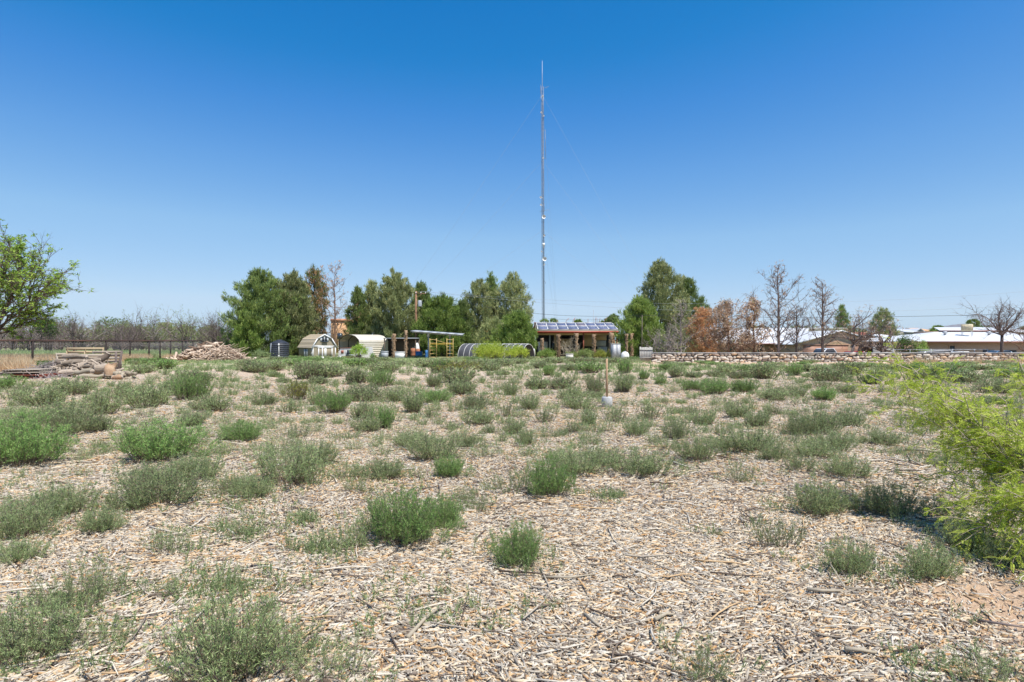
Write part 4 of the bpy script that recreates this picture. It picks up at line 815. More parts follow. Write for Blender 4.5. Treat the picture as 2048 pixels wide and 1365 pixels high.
# ------------------------------------------------------------------ utility poles and wires
def pole(px, D, ytop, r, label, mt='pole_wood'):
    x, y, z = gb(px, D); t = thing('utility_pole', label, 'utility pole', (x, y, z)); m_ = MB(); h = Z(ytop, D); m_.tube([(x, y, z - .2), (x, y, (z + h) / 2), (x + .02, y, h)], [r, r * .9, r * .75], 9, tint=.5); m_.build('pole', mt, t); return t, x, y, h
t, x, y, h = pole(832, 79, 583, .19, 'brown wooden utility pole with a grey transformer between the pines')
m_ = MB(); m_.lathe((x + .55, y - .1, Z(614, 79)), [(0, 0), (.28, 0), (.29, .1), (.29, .75), (.24, .85), (0, .9)], 14); m_.build('transformer', 'metal_grey', t, smooth=True)
m_ = MB(); m_.beam((x - .2, y - .12, h - .25), (x + 1.4, y - .12, h - .35), .09); m_.beam((x, y - .1, h - 1), (x + .9, y - .12, h - .34), .05); m_.build('crossarm', 'pole_wood', t)
m_ = MB()
for q in (0, .7, 1.35): m_.lathe((x + q, y - .12, h - .3), [(.05, 0), (.07, .06), (.05, .1), (.07, .14), (0, .2)], 8)
m_.build('insulator', 'white_paint', t)
t2, x2, y2_, h2 = pole(1284, 66, 631, .045, 'thin grey service pole in front of the bright pine', 'bark_grey')
def wire(a, b, sag, label, r=.016, mt='cable'):
    a = np.array(a, float); b = np.array(b, float); m_ = MB(); k = np.linspace(0, 1, 15)[:, None]; p = a + (b - a) * k; p[:, 2] -= (4 * k * (1 - k) * sag)[:, 0]
    m_.tube(p, r, 4, cap=False); o = m_.build('power_cable', mt); tag(o, label, 'cable', 'overhead cables')
wire((x + 1.3, y - .1, h - .2), (x2, y2_, h2 + .02), 1.2, 'overhead cable from the utility pole down to the thin service pole')
wire((x2, y2_, h2), P(2300, 618, 58), .5, 'overhead cable from the thin service pole off to the right edge', .018)
wire((x2, y2_, h2 - .15), P(1087, 636, 108), .4, 'cable running back over the solar roof to the mast', .014)
wire((x + .7, y, h), P(2300, 590, 74), 2.6, 'upper faint power line crossing in front of the tallest pine', .012, 'cable_light')
wire((x + .2, y, h), P(2300, 560, 74), 2.4, 'topmost faint power line across the right of the sky', .010, 'cable_light')
# ------------------------------------------------------------------ barn shed
ax, ay, az = gb(625, 70); az -= .05; A0 = np.array([X(625, 70), 70]); u = unit([2.14, 2.0]); v = unit([-2.0, 2.14]); rzs = math.atan2(u[1], u[0])
Wd, Ln = 3.05, 4.1; fr = frame(A0[0], A0[1], az, rzs); hE, hB, hR = .78 - az, 1.86 - az, 2.38 - az; fb = .62
t = thing('barn_shed', 'small tan gambrel roofed garden barn with white trimmed doors', 'shed', (A0[0], A0[1], az))
wall_poly = [(0, 0), (Wd, 0), (Wd, hE), (Wd - fb, hB - .04), (Wd / 2, hR - .05), (fb, hB - .04), (0, hE)]
m_ = MB(fr); m_.prism(wall_poly, 0, Ln, 'y'); m_.build('walls', 'tan_siding', t)
rp = [(-.16, hE - .1), (fb - .04, hB), (Wd / 2, hR), (Wd - fb + .04, hB), (Wd + .16, hE - .1)]
m_ = MB(fr); RN = random.Random(2)
for (a, b) in zip(rp[:-1], rp[1:]):
    n = 7
    for k in range(n):
        p = [a[0] + (b[0] - a[0]) * k / n, a[1] + (b[1] - a[1]) * k / n]; q = [a[0] + (b[0] - a[0]) * (k + 1) / n, a[1] + (b[1] - a[1]) * (k + 1) / n]; nn = unit([-(b[1] - a[1]), b[0] - a[0]])
        up_ = 1 if nn[1] > 0 else -1; n2 = nn * up_; lo_, hi_ = (p, q) if p[1] < q[1] else (q, p)
        l2 = [lo_[0] + n2[0] * .05, lo_[1] + n2[1] * .05]; h2_ = [hi_[0] + n2[0] * .03, hi_[1] + n2[1] * .03]
        m_.prism([lo_, l2, h2_, hi_], -.12, Ln + .1, 'y', RN.random())
m_.build('roof', 'tan_roof', t)
m_ = MB(fr)
for a, b in zip(rp[:-1], rp[1:]): m_.beam((a[0], -.14, a[1] - .02), (b[0], -.14, b[1] - .02), .03, .13)
m_.build('gable_trim', 'white_paint', t)
m_ = MB(fr); m_.box((Wd / 2, -.03, hE + .12), (Wd - .1, .04, .12)); m_.box((.06, -.03, hE / 2), (.11, .04, hE)); m_.box((Wd - .06, -.03, hE / 2), (.11, .04, hE)); m_.box((-.03, .06, hE / 2 - .05), (.04, .11, hE - .1)); m_.build('corner_trim', 'white_paint', t)
d_ = MB(fr); dw = 1.75; dx = Wd / 2 + .12
d_.box((dx, -.02, .68), (dw, .03, 1.24)); do = d_.build('double_door', 'tan_siding', t)
m_ = MB(fr)
m_.box((dx, -.05, 1.36), (dw + .26, .05, .17))
for q in (-dw / 2, -.07, .07, dw / 2): m_.box((dx + q, -.05, .66), (.12, .03, 1.22))
m_.box((dx, -.052, .1), (dw, .03, .1))
m_.build('door_frame', 'white_paint', do)
w_ = MB(fr); w_.box((Wd / 2, -.02, hB - .08), (.62, .03, .5)); wo_ = w_.build('loft_window', 'glass_dark', t); m_ = MB(fr)
for q in (-.44, .44): m_.box((Wd / 2 + q, -.04, hB - .08), (.24, .04, .56))
m_.box((Wd / 2, -.045, hB - .08), (.05, .03, .5)); m_.box((Wd / 2, -.045, hB + .19), (.7, .03, .05)); m_.build('shutters', 'white_paint', wo_)
m_ = MB(fr); m_.box((Wd / 2, -.12, hB - .4), (.72, .16, .1)); m_.build('window_box', 'glass_dark', wo_)
d2 = MB(fr); d2.box((-.02, 1.9, .6), (.03, .5, 1.1)); d2o = d2.build('side_window', 'glass_dark', t); m_ = MB(fr)
for q in (-.38, .38): m_.box((-.04, 1.9 + q, .6), (.04, .24, 1.15))
m_.box((-.045, 1.9, .6), (.03, .05, 1.1)); m_.build('side_shutters', 'white_paint', d2o)
# ------------------------------------------------------------------ arched carport
K0 = np.array([X(718, 71.5), 71.5]); u = unit([-3.4, 3.0]); z = float(gz(*K0)); wC, lC = 4.7, 4.4; rzc = math.atan2(u[1], u[0]); fr = frame(K0[0], K0[1], z, rzc)
# local x: from near corner along the opening (to the left-back), local y (negative): along the right side wall
v_ = rotm('z', rzc)[:2, 1]; sg = 1 if v_[0] > 0 else -1
t = thing('arched_carport', 'beige arched metal carport with corrugated side behind the barn shed', 'carport', (K0[0], K0[1], z)); hE = Z(679, 72) - z; hA = Z(669.5, 73.5) - z
arc = [(0, 0), (0, hE - .18), (.08, hE - .02), (.3, hE + .1)] + [(wC * s, hA - (hA - hE - .12) * (2 * s - 1) ** 2) for s in (.18, .35, .5, .65, .82)] + [(wC - .3, hE + .1), (wC - .08, hE - .02), (wC, hE - .18), (wC, 0)]
def sheet(mb, prof, y0, y1, n):   # corrugated sheet swept along y; ribs run round the arch
    for k in range(n):
        a = y0 + (y1 - y0) * k / n; b = y0 + (y1 - y0) * (k + 1) / n; V = []
        for q in (a, b): V += [(p[0], q, p[1]) for p in prof]
        m = len(prof); mb.add(V, [[i, i + 1, m + i + 1, m + i] for i in range(m - 1)], (k % 2) * .8)
rf = MB(fr); sheet(rf, arc[1:-1], 0, sg * lC, 10)
rf.build('roof', 'roof_tan' if 'roof_tan' in M else 'carport_metal', t)
sw = MB(fr); nr = 9
for side, off in ((0, -.02), (wC, .02)):
    for k in range(nr):
        za = .0 + (hE - .2) * k / nr; zb = .0 + (hE - .2) * (k + 1) / nr; mid = (za + zb) / 2
        sw.add([(side, 0, za), (side, sg * lC, za), (side + off * 3, sg * lC, mid), (side + off * 3, 0, mid)], [[0, 1, 2, 3]]); sw.add([(side + off * 3, 0, mid), (side + off * 3, sg * lC, mid), (side, sg * lC, zb), (side, 0, zb)], [[0, 1, 2, 3]])
sw.build('side_walls', 'carport_metal', t)
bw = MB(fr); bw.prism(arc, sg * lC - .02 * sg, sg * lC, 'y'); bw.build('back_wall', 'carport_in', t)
for q in (0.02, .33, .66): 
    m_ = MB(fr); m_.tube([(p[0] * .98 + .04, sg * lC * q, p[1] - .04 if i not in (0, len(arc) - 1) else 0) for i, p in enumerate(arc)], .04, 5); m_.build('hoop_frame', 'dark_void', t)
# ------------------------------------------------------------------ white trailer with a leaning white sheet
x, y, z = gb(706, 67); fr = frame(x, y, z, .08); t = thing('camper_trailer', 'old low white camper trailer with a rusty roof edge', 'trailer', (x, y, z)); Wt = 3.3; ht = Z(695, 67) - z
m_ = MB(fr); m_.prism([(-Wt / 2, .15), (Wt / 2, .15), (Wt / 2 + .05, ht * .55), (Wt / 2 - .1, ht), (-Wt / 2 + .2, ht - .12), (-Wt / 2 - .04, ht * .5)], 0, 1.7, 'y'); m_.build('body', 'dirty_white', t)
m_ = MB(fr); m_.beam((-Wt / 2 + .1, -.03, ht - .11), (Wt / 2 - .1, -.03, ht + .01), .08, .05); m_.build('roof_edge', 'red_rust', t)
w_ = MB(fr); w_.box((-.35, -.03, ht * .55), (.72, .04, .5)); wo_ = w_.build('window', 'glass_dark', t); m_ = MB(fr); m_.box((-.35, -.06, ht * .55 + .29), (.84, .05, .06)); m_.box((-.35, -.06, ht * .55 - .29), (.84, .05, .06)); m_.box((-.75, -.06, ht * .55), (.06, .05, .52)); m_.box((.05, -.06, ht * .55), (.06, .05, .52)); m_.build('frame', 'white_paint', wo_)
m_ = MB(fr); m_.box((-1.22, -.03, ht * .6), (.28, .04, .34)); m_.build('hatch', 'red_rust', t)
for q in (-.6, .7): m_ = MB(fr @ frame(q, -.05, .25)); m_.M = m_.M @ np.block([[rotm('x', pi / 2), np.zeros((3, 1))], [np.zeros((1, 3)), np.ones((1, 1))]]); m_.lathe((0, 0, 0), [(0, -.08), (.26, -.08), (.28, 0), (.26, .08), (0, .08)], 14); m_.build('wheel', 'tyre', t)
x, y, z = gb(742, 65.5); m_ = MB(); h = Z(694, 65.5) - z; m_.prism([(x - .62, z), (x + .42, z), (x + .1, z + h), (x - .62, z + h)], y, y + .06, 'y'); t = thing('leaning_sheet', 'white sheet panel with a sloping edge leaning beside the trailer', 'panel', (x, y, z)); m_.build('panel_sheet', 'white_metal', t); m_ = MB(); m_.beam((x - .3, y + .06, z), (x - .3, y + .6, z + .02), .05); m_.beam((x - .3, y + .08, z + h * .8), (x - .3, y + .6, z), .05); m_.build('prop', 'grey_board', t)
# white water standpipe post and small white frame box before the shed
x, y, z = gb(645, 62); t = thing('standpipe', 'white plastic standpipe with a crooked top in front of the barn shed', 'standpipe', (x, y, z)); m_ = MB(); h = Z(692, 62) - z
m_.tube([(x - .02, y, z), (x, y, z + h)], .07, 8); m_.tube([(x, y, z + h), (x - .9, y, z + h + .05), (x - 1.25, y, z + h - .9)], .03, 6); m_.tube([(x, y, z + h - .1), (x + .6, y, z + h - .12), (x + .9, y, z + h - .05)], .03, 6); m_.build('pipe', 'pvc_white', t)
m_ = MB(); m_.lathe((x, y, z), [(0, 0), (.26, 0), (.2, .14), (.12, .35), (0, .36)], 10); m_.build('pump_base', 'dirty_white', t)
x, y, z = gb(678.5, 61); t = thing('white_crate', 'small open white frame crate in the weeds right of the standpipe', 'crate', (x, y, z)); m_ = MB(); s = .3; hz = Z(713, 61) - z
for a in (-s / 2, s / 2):
    for b in (0, s): m_.beam((x + a, y + b, z), (x + a, y + b, z + hz), .05)
    for q in (hz, hz - .32): m_.beam((x + a, y, z + q), (x + a, y + s, z + q), .05)
for b in (0, s):
    for q in (hz, hz - .32): m_.beam((x - s / 2, y + b, z + q), (x + s / 2, y + b, z + q), .05)
m_.build('crate_frame', 'white_paint', t)
# ------------------------------------------------------------------ water tank
x, y, z = gb(559, 70); r = 1.13; h1 = Z(687, 70) - z; h2_ = Z(681, 70) - z; t = thing('water_tank', 'black ribbed plastic water tank with a white fill pipe', 'water tank', (x, y, z)); prof = [(0, 0), (r * .97, 0)]
for k in range(7): a = .12 + (h1 - .2) * k / 7; b = .12 + (h1 - .2) * (k + 1) / 7; prof += [(r, a), (r, b - .09), (r * .965, b - .06), (r * .965, b - .02)]
prof += [(r, h1 - .04), (r * .93, h1 + .04), (r * .5, h2_ - .06), (.32, h2_), (.3, h2_ + .07), (0, h2_ + .09)]
m_ = MB(); m_.lathe((x, y, z), prof, 36); m_.build('tank_body', 'black_plastic', t, smooth=False)
m_ = MB(); m_.tube([(x + .4, y - r - .02, z), (x + .4, y - r - .04, z + h1 - .1), (x + .28, y - r * .8, z + h1 + .02)], .055, 7); m_.lathe((x + .4, y - r - .06, z + h1 - .28), [(0, 0), (.1, .02), (.1, .2), (0, .22)], 8); m_.lathe((x + .4, y - r - .06, z + .2), [(0, 0), (.1, .02), (.1, .16), (0, .18)], 8); m_.build('fill_pipe', 'pvc_white', t)
m_ = MB(); m_.tube([(x - .72, y - r * .9, z), (x - .55, y - r - .02, z + h1)], .035, 6); m_.build('level_rod', 'metal_grey', t)
m_ = MB()
for k in range(7):
    zz = .12 + (h1 - .2) * (k + 1) / 7 - .04; m_.lathe((x, y, z + zz), [(r * .972, -.012), (r * .985, 0), (r * .972, .012)], 36)
m_.build('straps', 'galv', t)
# ------------------------------------------------------------------ tilted solar rack on posts and scaffold
D = 66; a = P(821, 663, D); b = P(925, 670.5, D); z = gb(870, D)[2]; t = thing('solar_rack', 'thin solar panel rack seen edge on, raised on two posts', 'solar rack', (X(870, D), D, z)); n = 6
for k in range(n):
    p = a + (b - a) * k / n; q = a + (b - a) * (k + .97) / n; m_ = MB(); V = []
    for zz in (.05, 0): V += [p + [0, 0, zz], q + [0, 0, zz], q + [0, 3.2, zz + .16], p + [0, 3.2, zz + .16]]
    m_.add(V, [[0, 1, 2, 3], [7, 6, 5, 4], [0, 4, 5, 1], [1, 5, 6, 2], [2, 6, 7, 3], [3, 7, 4, 0]]); m_.build('panel', 'galv', t)
m_ = MB()
for yy in (.4, 2.6): m_.beam(a + [0.1, yy, -.08], b + [-.1, yy, -.08], .08)
m_.build('purlins', 'galv', t)
for px in (853, 897): m_ = MB(); m_.tube([(X(px, D), D + 1.5, z), (X(px, D), D + 1.5, Z(668, D))], .07, 8); m_.box((X(px, D), D + 1.5, Z(671, D)), (.3, .3, .3)); m_.build('post', 'metal_grey', t)
x, y, z = gb(883, 64); t = thing('scaffold', 'yellow steel tower scaffold with ladder ends under the solar rack', 'scaffold', (x, y, z))
for px, w in ((866.5, 11), (900, 10.5)):
    m_ = MB(); xc = X(px, 64); hw = w / F * 64 / 2; h = Z(677, 64) - z
    for s_ in (-1, 1): m_.tube([(xc + s_ * hw, y + s_ * .5, z), (xc + s_ * hw, y + s_ * .5, z + h)], .035, 6)
    for k in range(6): q = z + .25 + (h - .4) * k / 5; m_.tube([(xc - hw, y - .5, q), (xc + hw, y + .5, q)], .026, 5)
    m_.build('end_frame', 'scaffold_yellow', t)
m_ = MB(); xa, xb = X(861, 64), X(905, 64); m_.box(((xa + xb) / 2, y, Z(688.5, 64)), (xb - xa, .6, .07)); m_.build('platform', 'yellow_paint', t)
m_ = MB(); m_.tube([(xa + .3, y, Z(679, 64)), (xb - .5, y, Z(688, 64))], .022, 5); m_.tube([(xb - .9, y, Z(689, 64)), (xb - .5, y, Z(696, 64))], .022, 5); m_.build('brace', 'scaffold_yellow', t)
# ------------------------------------------------------------------ flat roofed pole shelter and clutter
x, y, z = gb(800, 73); t = thing('pole_shelter', 'dark open pole shelter with a flat roof behind the palm logs', 'shelter', (x, y, z)); h = Z(677, 73) - z; W_ = 4.2
m_ = MB(); m_.box((x, y + 1.2, z + h), (W_, 2.8, .1)); m_.build('roof', 'metal_grey', t)
for q in (-2, -.7, .7, 2): m_ = MB(); m_.tube([(x + q, y, z), (x + q, y, z + h)], .07, 6); m_.build('post', 'bark', t)
m_ = MB(); m_.box((x, y + 2.5, z + h / 2), (W_, .05, h - .1)); m_.build('back_wall', 'bark', t)
def palm_trunk(px, D, ytop, w, label, tone='palm_bark', seed=0):
    R_ = random.Random(px); x, y, z = gb(px, D); h = Z(ytop, D) - z; r = w / F * D / 2; m_ = MB(); n = 9; t = thing('palm_log', label, 'palm log', (x, y, z), 'cut palm trunks standing as posts')
    p = [(x + R_.gauss(0, .03), y, z - .15 + (h + .15) * k / (n - 1)) for k in range(n)]; m_.tube(p, [r * R_.uniform(.85, 1.1) for _ in p], 10, tint=R_.random()); m_.build('trunk', tone, t); s_ = MB()
    for k in range(int(h * 16)):
        a = R_.uniform(0, 6.28); zz = z + .1 + (h - .2) * R_.random(); s_.tube([(x + cos(a) * r * .8, y + sin(a) * r * .8, zz), (x + cos(a) * r * 1.45, y + sin(a) * r * 1.45, zz + .13)], [.07, .035], 4, tint=R_.random())
    s_.build('frond_stubs', tone, t)
for px, D, yt, w, lab in ((788, 70, 668, 7, 'palm trunk post, left one of the pair beside the carport'), (812, 70, 661, 6, 'taller palm trunk post, right one of the pair beside the carport'), (1084, 70, 677, 6.5, 'short palm trunk at the left end of the solar porch'), (1117, 70, 669, 7, 'second palm trunk before the porch, right of the short one'), (1153, 70, 667, 6.5, 'grey palm trunk before the middle of the porch'), (1188, 70, 669, 6.5, 'yellowish palm trunk in front of the tan porch panel'), (1223, 70, 666, 9, 'thickest palm trunk, with curled fronds, at the right of the porch'), (1253, 69, 668, 5, 'thin palm trunk right of the porch under the bright pine'), (1263, 69.5, 667, 6.5, 'reddish palm trunk in front of the bright pine')): palm_trunk(px, D, yt, w, lab)
def barrel(name, label, cat, px, D, ytop, w, mt, prof=None, base=0):
    x, y, z = gb(px, D); z += base; h = Z(ytop, D) - z; r = w / F * D / 2; m_ = MB(); m_.lathe((x, y, z), prof and [(r * a, h * b) for a, b in prof] or [(0, 0), (r, 0), (r, h * .3), (r * 1.04, h * .33), (r, h * .36), (r, h * .64), (r * 1.04, h * .67), (r, h * .7), (r, h), (0, h)], 18); t = thing(name, label, cat, (x, y, z)); m_.build('drum_shell', mt, t, smooth=bool(prof))
    m_ = MB(); m_.lathe((x, y, z + h), [(0, .0), (r * .2, .0), (r * .2, .05), (0, .06)], 10); m_.build('lid', 'metal_grey', t)
DOME = [(0, 0), (1, 0), (1, .35), (.93, .6), (.75, .82), (.42, .96), (0, 1)]
barrel('white_tank', 'small white upright tank behind the utility pole foot', 'tank', 834, 74, 686, 11, 'white_paint', DOME)
barrel('propane_tank', 'white domed propane tank lid beside the grey locker', 'propane tank', 1250, 66, 703.5, 17, 'white_paint', DOME)
barrel('blue_drum', 'blue plastic drum at the foot of the left rack post', 'drum', 853, 65.5, 701, 5, 'blue_plastic')
barrel('rusty_drum', 'rust red drum left of the utility pole foot', 'drum', 826, 71, 697, 9, 'rust_red')
barrel('rusty_drum', 'rust red drum right of the utility pole foot', 'drum', 836, 71, 698, 8, 'rust_red')
for px, D, yt, w, dp, mt, lab in ((800, 68, 704, 18, .7, 'white_paint', 'low white chest box between the two palm posts'), (838, 70, 703, 12, .5, 'blue_plastic', 'low blue bin behind the weeds near the utility pole'), (770, 70, 703, 12, .6, 'metal_grey', 'grey low box beside the carport wall'), (1139, 66, 708, 14, .5, 'dirty_white', 'small white box on the ground before the porch')):
    x, y, z = gb(px, D); h = Z(yt, D) - z; w = w / F * D; t = thing('storage_box', lab, 'box', (x, y, z)); m_ = MB(); m_.box((x, y, z + h * .42), (w, dp, h * .84)); m_.build('body', mt, t); m_ = MB(); m_.box((x, y, z + h * .92), (w * 1.06, dp * 1.06, h * .15)); m_.build('lid', mt, t)
# ------------------------------------------------------------------ hoop tunnel
p0 = np.array([X(930, 67), 67.]); L = 8.3; az_ = radians(-27); d2 = np.array([cos(az_), sin(az_)]); z = float(gz(*p0)); rT = 1.55; fr = frame(p0[0], p0[1], z, az_); t = thing('hoop_tunnel', 'long low hoop tunnel with dark shade cloth over white pipe hoops', 'hoop tunnel', (p0[0], p0[1], z))
th = np.linspace(0, pi, 13); hT = Z(689, 66) - z
cl = MB(fr)
for a, b in ((.0, 2.5), (2.8, 5.3), (5.6, L)):
    V = [(q, rT * cos(k), hT * sin(k) ** .8) for q in (a, b) for k in th]; m = len(th); cl.add(V, [[i, i + 1, m + i + 1, m + i] for i in range(m - 1)], random.random())
cl.build('shade_cloth', 'shade_cloth', t)
for k in range(12):
    m_ = MB(fr); q = L * k / 11; m_.tube([(q, (rT + .04) * cos(a), (hT + .04) * max(sin(a), 0) ** .8) for a in th], .026, 5); m_.build('hoop', 'pvc_white', t)
m_ = MB(fr); m_.tube([(0, 0, hT + .05), (L, 0, hT + .05)], .03, 5); m_.build('ridge_pipe', 'pvc_white', t)
x, y, z = gb(1050, 66); t = thing('greenhouse_front', 'pale grey arched greenhouse end with its door swung open', 'greenhouse', (x, y, z)); h = Z(690.5, 66) - z; r = .72
pl = [(x + r * cos(a), z + .0 + h * max(sin(a), 0) ** .7) for a in np.linspace(0, pi, 13)]; dx0, dx1 = x + .1, x + .48
m_ = MB(); left = [(u, w) for u, w in pl if u < dx0]; m_.prism([(dx0, z), (dx0, z + h * .98)] + left[:] , y, y + .05, 'y'); m_.prism([(dx0 + .01, z + h * .72), (dx1, z + h * .72), (dx1 + .02, z + h * .86), (dx0 + .2, z + h * .95), (dx0 + .01, z + h * .98)], y, y + .05, 'y'); m_.build('end_wall', 'galv', t)
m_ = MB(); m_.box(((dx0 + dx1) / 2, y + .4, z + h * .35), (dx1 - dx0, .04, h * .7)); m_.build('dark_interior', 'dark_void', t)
m_ = MB(); V = [(x + r * cos(a), y + q, z + h * max(sin(a), 0) ** .7) for q in (0.05, 2.2) for a in np.linspace(0, pi, 13)]; m_.add(V, [[i, i + 1, 13 + i + 1, 13 + i] for i in range(12)]); m_.build('shell', 'metal_grey', t)
d_ = MB(frame(dx1 + .03, y - .02, z, -.35)); d_.box((.32, 0, h * .38), (.62, .04, h * .72)); do = d_.build('door', 'white_metal', t); m_ = MB(frame(dx1 + .03, y - .05, z, -.35)); m_.box((.32, 0, h * .45), (.3, .02, h * .4)); m_.build('door_pane', 'galv', do)
# pale corrugated box structure behind the tunnel
x, y, z = gb(1008, 80); t = thing('mobile_home', 'pale mobile home corner glimpsed behind the hoop tunnel', 'mobile home', (x, y, z)); m_ = MB(); h = Z(676, 80) - z; m_.box((x + .8, y + 1.5, z + h / 2), (5.5, 3, h)); m_.build('walls', 'dirty_white', t); m_ = MB(); m_.prism([(x - 2.1, z + h), (x + 3.7, z + h), (x + 3.2, z + h + .35), (x - 1.6, z + h + .35)], y - .15, y + 3.1, 'y'); m_.build('roof', 'white_metal', t)
m_ = MB(); m_.box((x + .9, y - .03, z + h * .72), (.8, .05, .7)); m_.build('window', 'white_paint', t)
# ------------------------------------------------------------------ solar roofed house
D = 78; xa, xb = X(1072, D), X(1237, D); z = gb(1155, D)[2]; t = thing('solar_house', 'low house with a porch, red roof edge and rows of solar panels', 'house', ((xa + xb) / 2, D, z))
ze = Z(662.5, D); zr = Z(646.5, 84); yr = 84.; xr0, xr1 = X(1078, 84), X(1237, 84)
m_ = MB(); V = [(xa, D, ze), (xb, D, ze), (xb, yr, zr), (xa, yr, zr)]; V += [(p[0], p[1], p[2] - .1) for p in V]; m_.add(V, [[0, 1, 2, 3], [7, 6, 5, 4], [0, 4, 5, 1], [1, 5, 6, 2], [2, 6, 7, 3], [3, 7, 4, 0]])
m_.add([(xa, yr, zr), (xb, yr, zr), (xb, yr + 5, ze), (xa, yr + 5, ze)], [[0, 1, 2, 3]]); ro_o = m_.build('roof', 'carport_in', t)
m_ = MB(); m_.tube([(xa - .05, yr, zr + .03), (xb + .05, yr, zr + .03)], .07, 6); m_.build('ridge_cap', 'red_metal', ro_o)
m_ = MB(); m_.box(((xa + xb) / 2, D - .05, ze - .16), (xb - xa + .2, .1, .26)); m_.box(((xa + xb) / 2, D - .13, ze - .11), (xb - xa + .24, .1, .1)); m_.build('fascia', 'red_metal', t)
n = 8; pw = (xb - xa - .3) / 7.8
for i in range(n):
    for j in range(2):
        s0, s1 = (.10 + j * .43, .10 + j * .43 + .42); q0 = xa + .28 + i * pw; q1 = min(q0 + pw * .975, xb + .02)
        f_ = lambda q, s, e: (q, D + (yr - D) * s, ze + (zr - ze) * s + e)
        m_ = MB(); V = [f_(q0, s0, .12), f_(q1, s0, .12), f_(q1, s1, .12), f_(q0, s1, .12), f_(q0, s0, .07), f_(q1, s0, .07), f_(q1, s1, .07), f_(q0, s1, .07)]; m_.add(V, [[0, 1, 2, 3], [7, 6, 5, 4], [0, 4, 5, 1], [1, 5, 6, 2], [2, 6, 7, 3], [3, 7, 4, 0]]); po = m_.build('solar_panel', 'solar', t)
        m_ = MB()
        for (a, b) in (((q0, s0), (q1, s0)), ((q1, s0), (q1, s1)), ((q1, s1), (q0, s1)), ((q0, s1), (q0, s0))): m_.beam(f_(*a, .11), f_(*b, .11), .08, .07)
        m_.build('frame', 'white_paint', po)
# walls at the back of the porch
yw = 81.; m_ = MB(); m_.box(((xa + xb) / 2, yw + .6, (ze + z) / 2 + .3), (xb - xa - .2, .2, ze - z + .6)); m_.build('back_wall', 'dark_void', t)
def panel(p0, p1, y0, y1, mt, nm, dy=0): 
    Dd = yw + dy; m_ = MB(); m_.box(((X(p0, Dd) + X(p1, Dd)) / 2, Dd, (Z(y0, Dd) + Z(y1, Dd)) / 2), (X(p1, Dd) - X(p0, Dd), .08, abs(Z(y0, Dd) - Z(y1, Dd)))); return m_.build(nm, mt, t)
panel(1168, 1188, 669, 693, 'stucco_tan', 'wall_panel'); panel(1190, 1213, 669, 681, 'stucco_tan', 'wall_panel'); panel(1192, 1212, 681.5, 693.5, 'grey_board', 'window'); panel(1108, 1116, 670, 706, 'stucco_tan', 'wall_panel'); panel(1122, 1143, 678, 694, 'stucco_tan', 'wall_panel', -.4)
panel(1076, 1095, 684, 712, 'dirty_white', 'door', .1); panel(1104, 1109, 686, 698, 'glass_dark', 'window'); panel(1195, 1214, 694, 712, 'grey_board', 'wall_panel', -.2); panel(1098, 1101, 670, 700, 'metal_grey', 'wall_panel'); panel(1173, 1179, 693.5, 712, 'dark_void', 'door', -.1)
m_ = MB(); m_.box(((xa + xb) / 2, D + .6, ze - .3), (xb - xa - .4, .2, .5)); m_.build('beam', 'stucco_tan', t)
for px in (1167.5, 1229, 1234.5): m_ = MB(); m_.beam((X(px, D), D + .3, z), (X(px, D), D + .3, ze - .25), .14); m_.build('post', 'red_rust', t)
m_ = MB(); m_.beam((X(1229, D), D + .3, Z(682, D)), (X(1234.5, D), D + .3, Z(680, D)), .12); m_.build('cross_piece', 'red_rust', t)
# low red roofed wing to the left
x, y, z2 = gb(1018, 83); t = thing('red_roof_wing', 'low wing with a red roof edge half hidden behind the bushy pine', 'building', (x, y, z2)); m_ = MB(); m_.box((x, y + 2, (Z(664, 83) + z2) / 2), (7.5, 4, Z(664, 83) - z2)); m_.build('walls', 'stucco_tan', t); m_ = MB(); m_.prism([(x - 4.2, Z(666, 83)), (x + 4.2, Z(666, 83)), (x + 4.2, Z(664, 83)), (x + 3.4, Z(658, 83)), (x - 3.4, Z(658, 83)), (x - 4.2, Z(664, 83))], y - .3, y + 4.4, 'y'); m_.build('roof', 'red_metal', t)
# bent rods rising behind the roof
for i, (px, yt, lean) in enumerate(((1116, 640, -.1), (1130, 637, .35), (1144, 636, .3), (1148, 637, .05), (1176, 638, 0), (1190, 635, .1), (1194, 637, 0), (1198, 637, .1), (1207, 636, .3))):
    x, y, z3 = gb(px, 90); zt = Z(yt, 90); m_ = MB(); m_.tube([(x, y, z3), (x, y, zt - 1.2), (x + lean * .6, y, zt - .4), (x + lean * 1.8, y, zt)], [.045, .04, .035, .03], 5); o = m_.build('bent_rod', 'red_rust'); tag(o, f'bent rusty rod behind the solar roof, {ORD[i]} from left', 'metal rod', 'bent rods rising behind the solar roof')
x, y, z3 = gb(1187, 95); m_ = MB(); m_.tube([(x, y, z3), (x, y, Z(620, 95))], .04, 5); tag(m_.build('thin_mast', 'tower_steel'), 'thin grey mast rising behind the right part of the solar roof', 'mast')
# grey locker
x, y, z = gb(1233, 66); h = Z(689, 66) - z; t = thing('metal_locker', 'tall grey corrugated metal locker at the right end of the porch', 'locker', (x, y, z)); w = .98; m_ = MB(frame(x, y, z, .12)); m_.box((0, .35, h / 2), (w, .7, h)); m_.build('body', 'metal_grey', t); m_ = MB(frame(x, y, z, .12))
for k in (-1, 1): m_.box((k * w * .24, -.02, h / 2), (w * .46, .04, h * .95))
m_.build('doors', 'galv', t); m_ = MB(frame(x, y, z, .12)); m_.prism([(-w / 2 - .04, h), (w / 2 + .04, h), (w / 2 + .04, h + .05), (-w / 2 - .04, h + .09)], -.06, .74, 'y'); m_.build('top', 'galv', t)
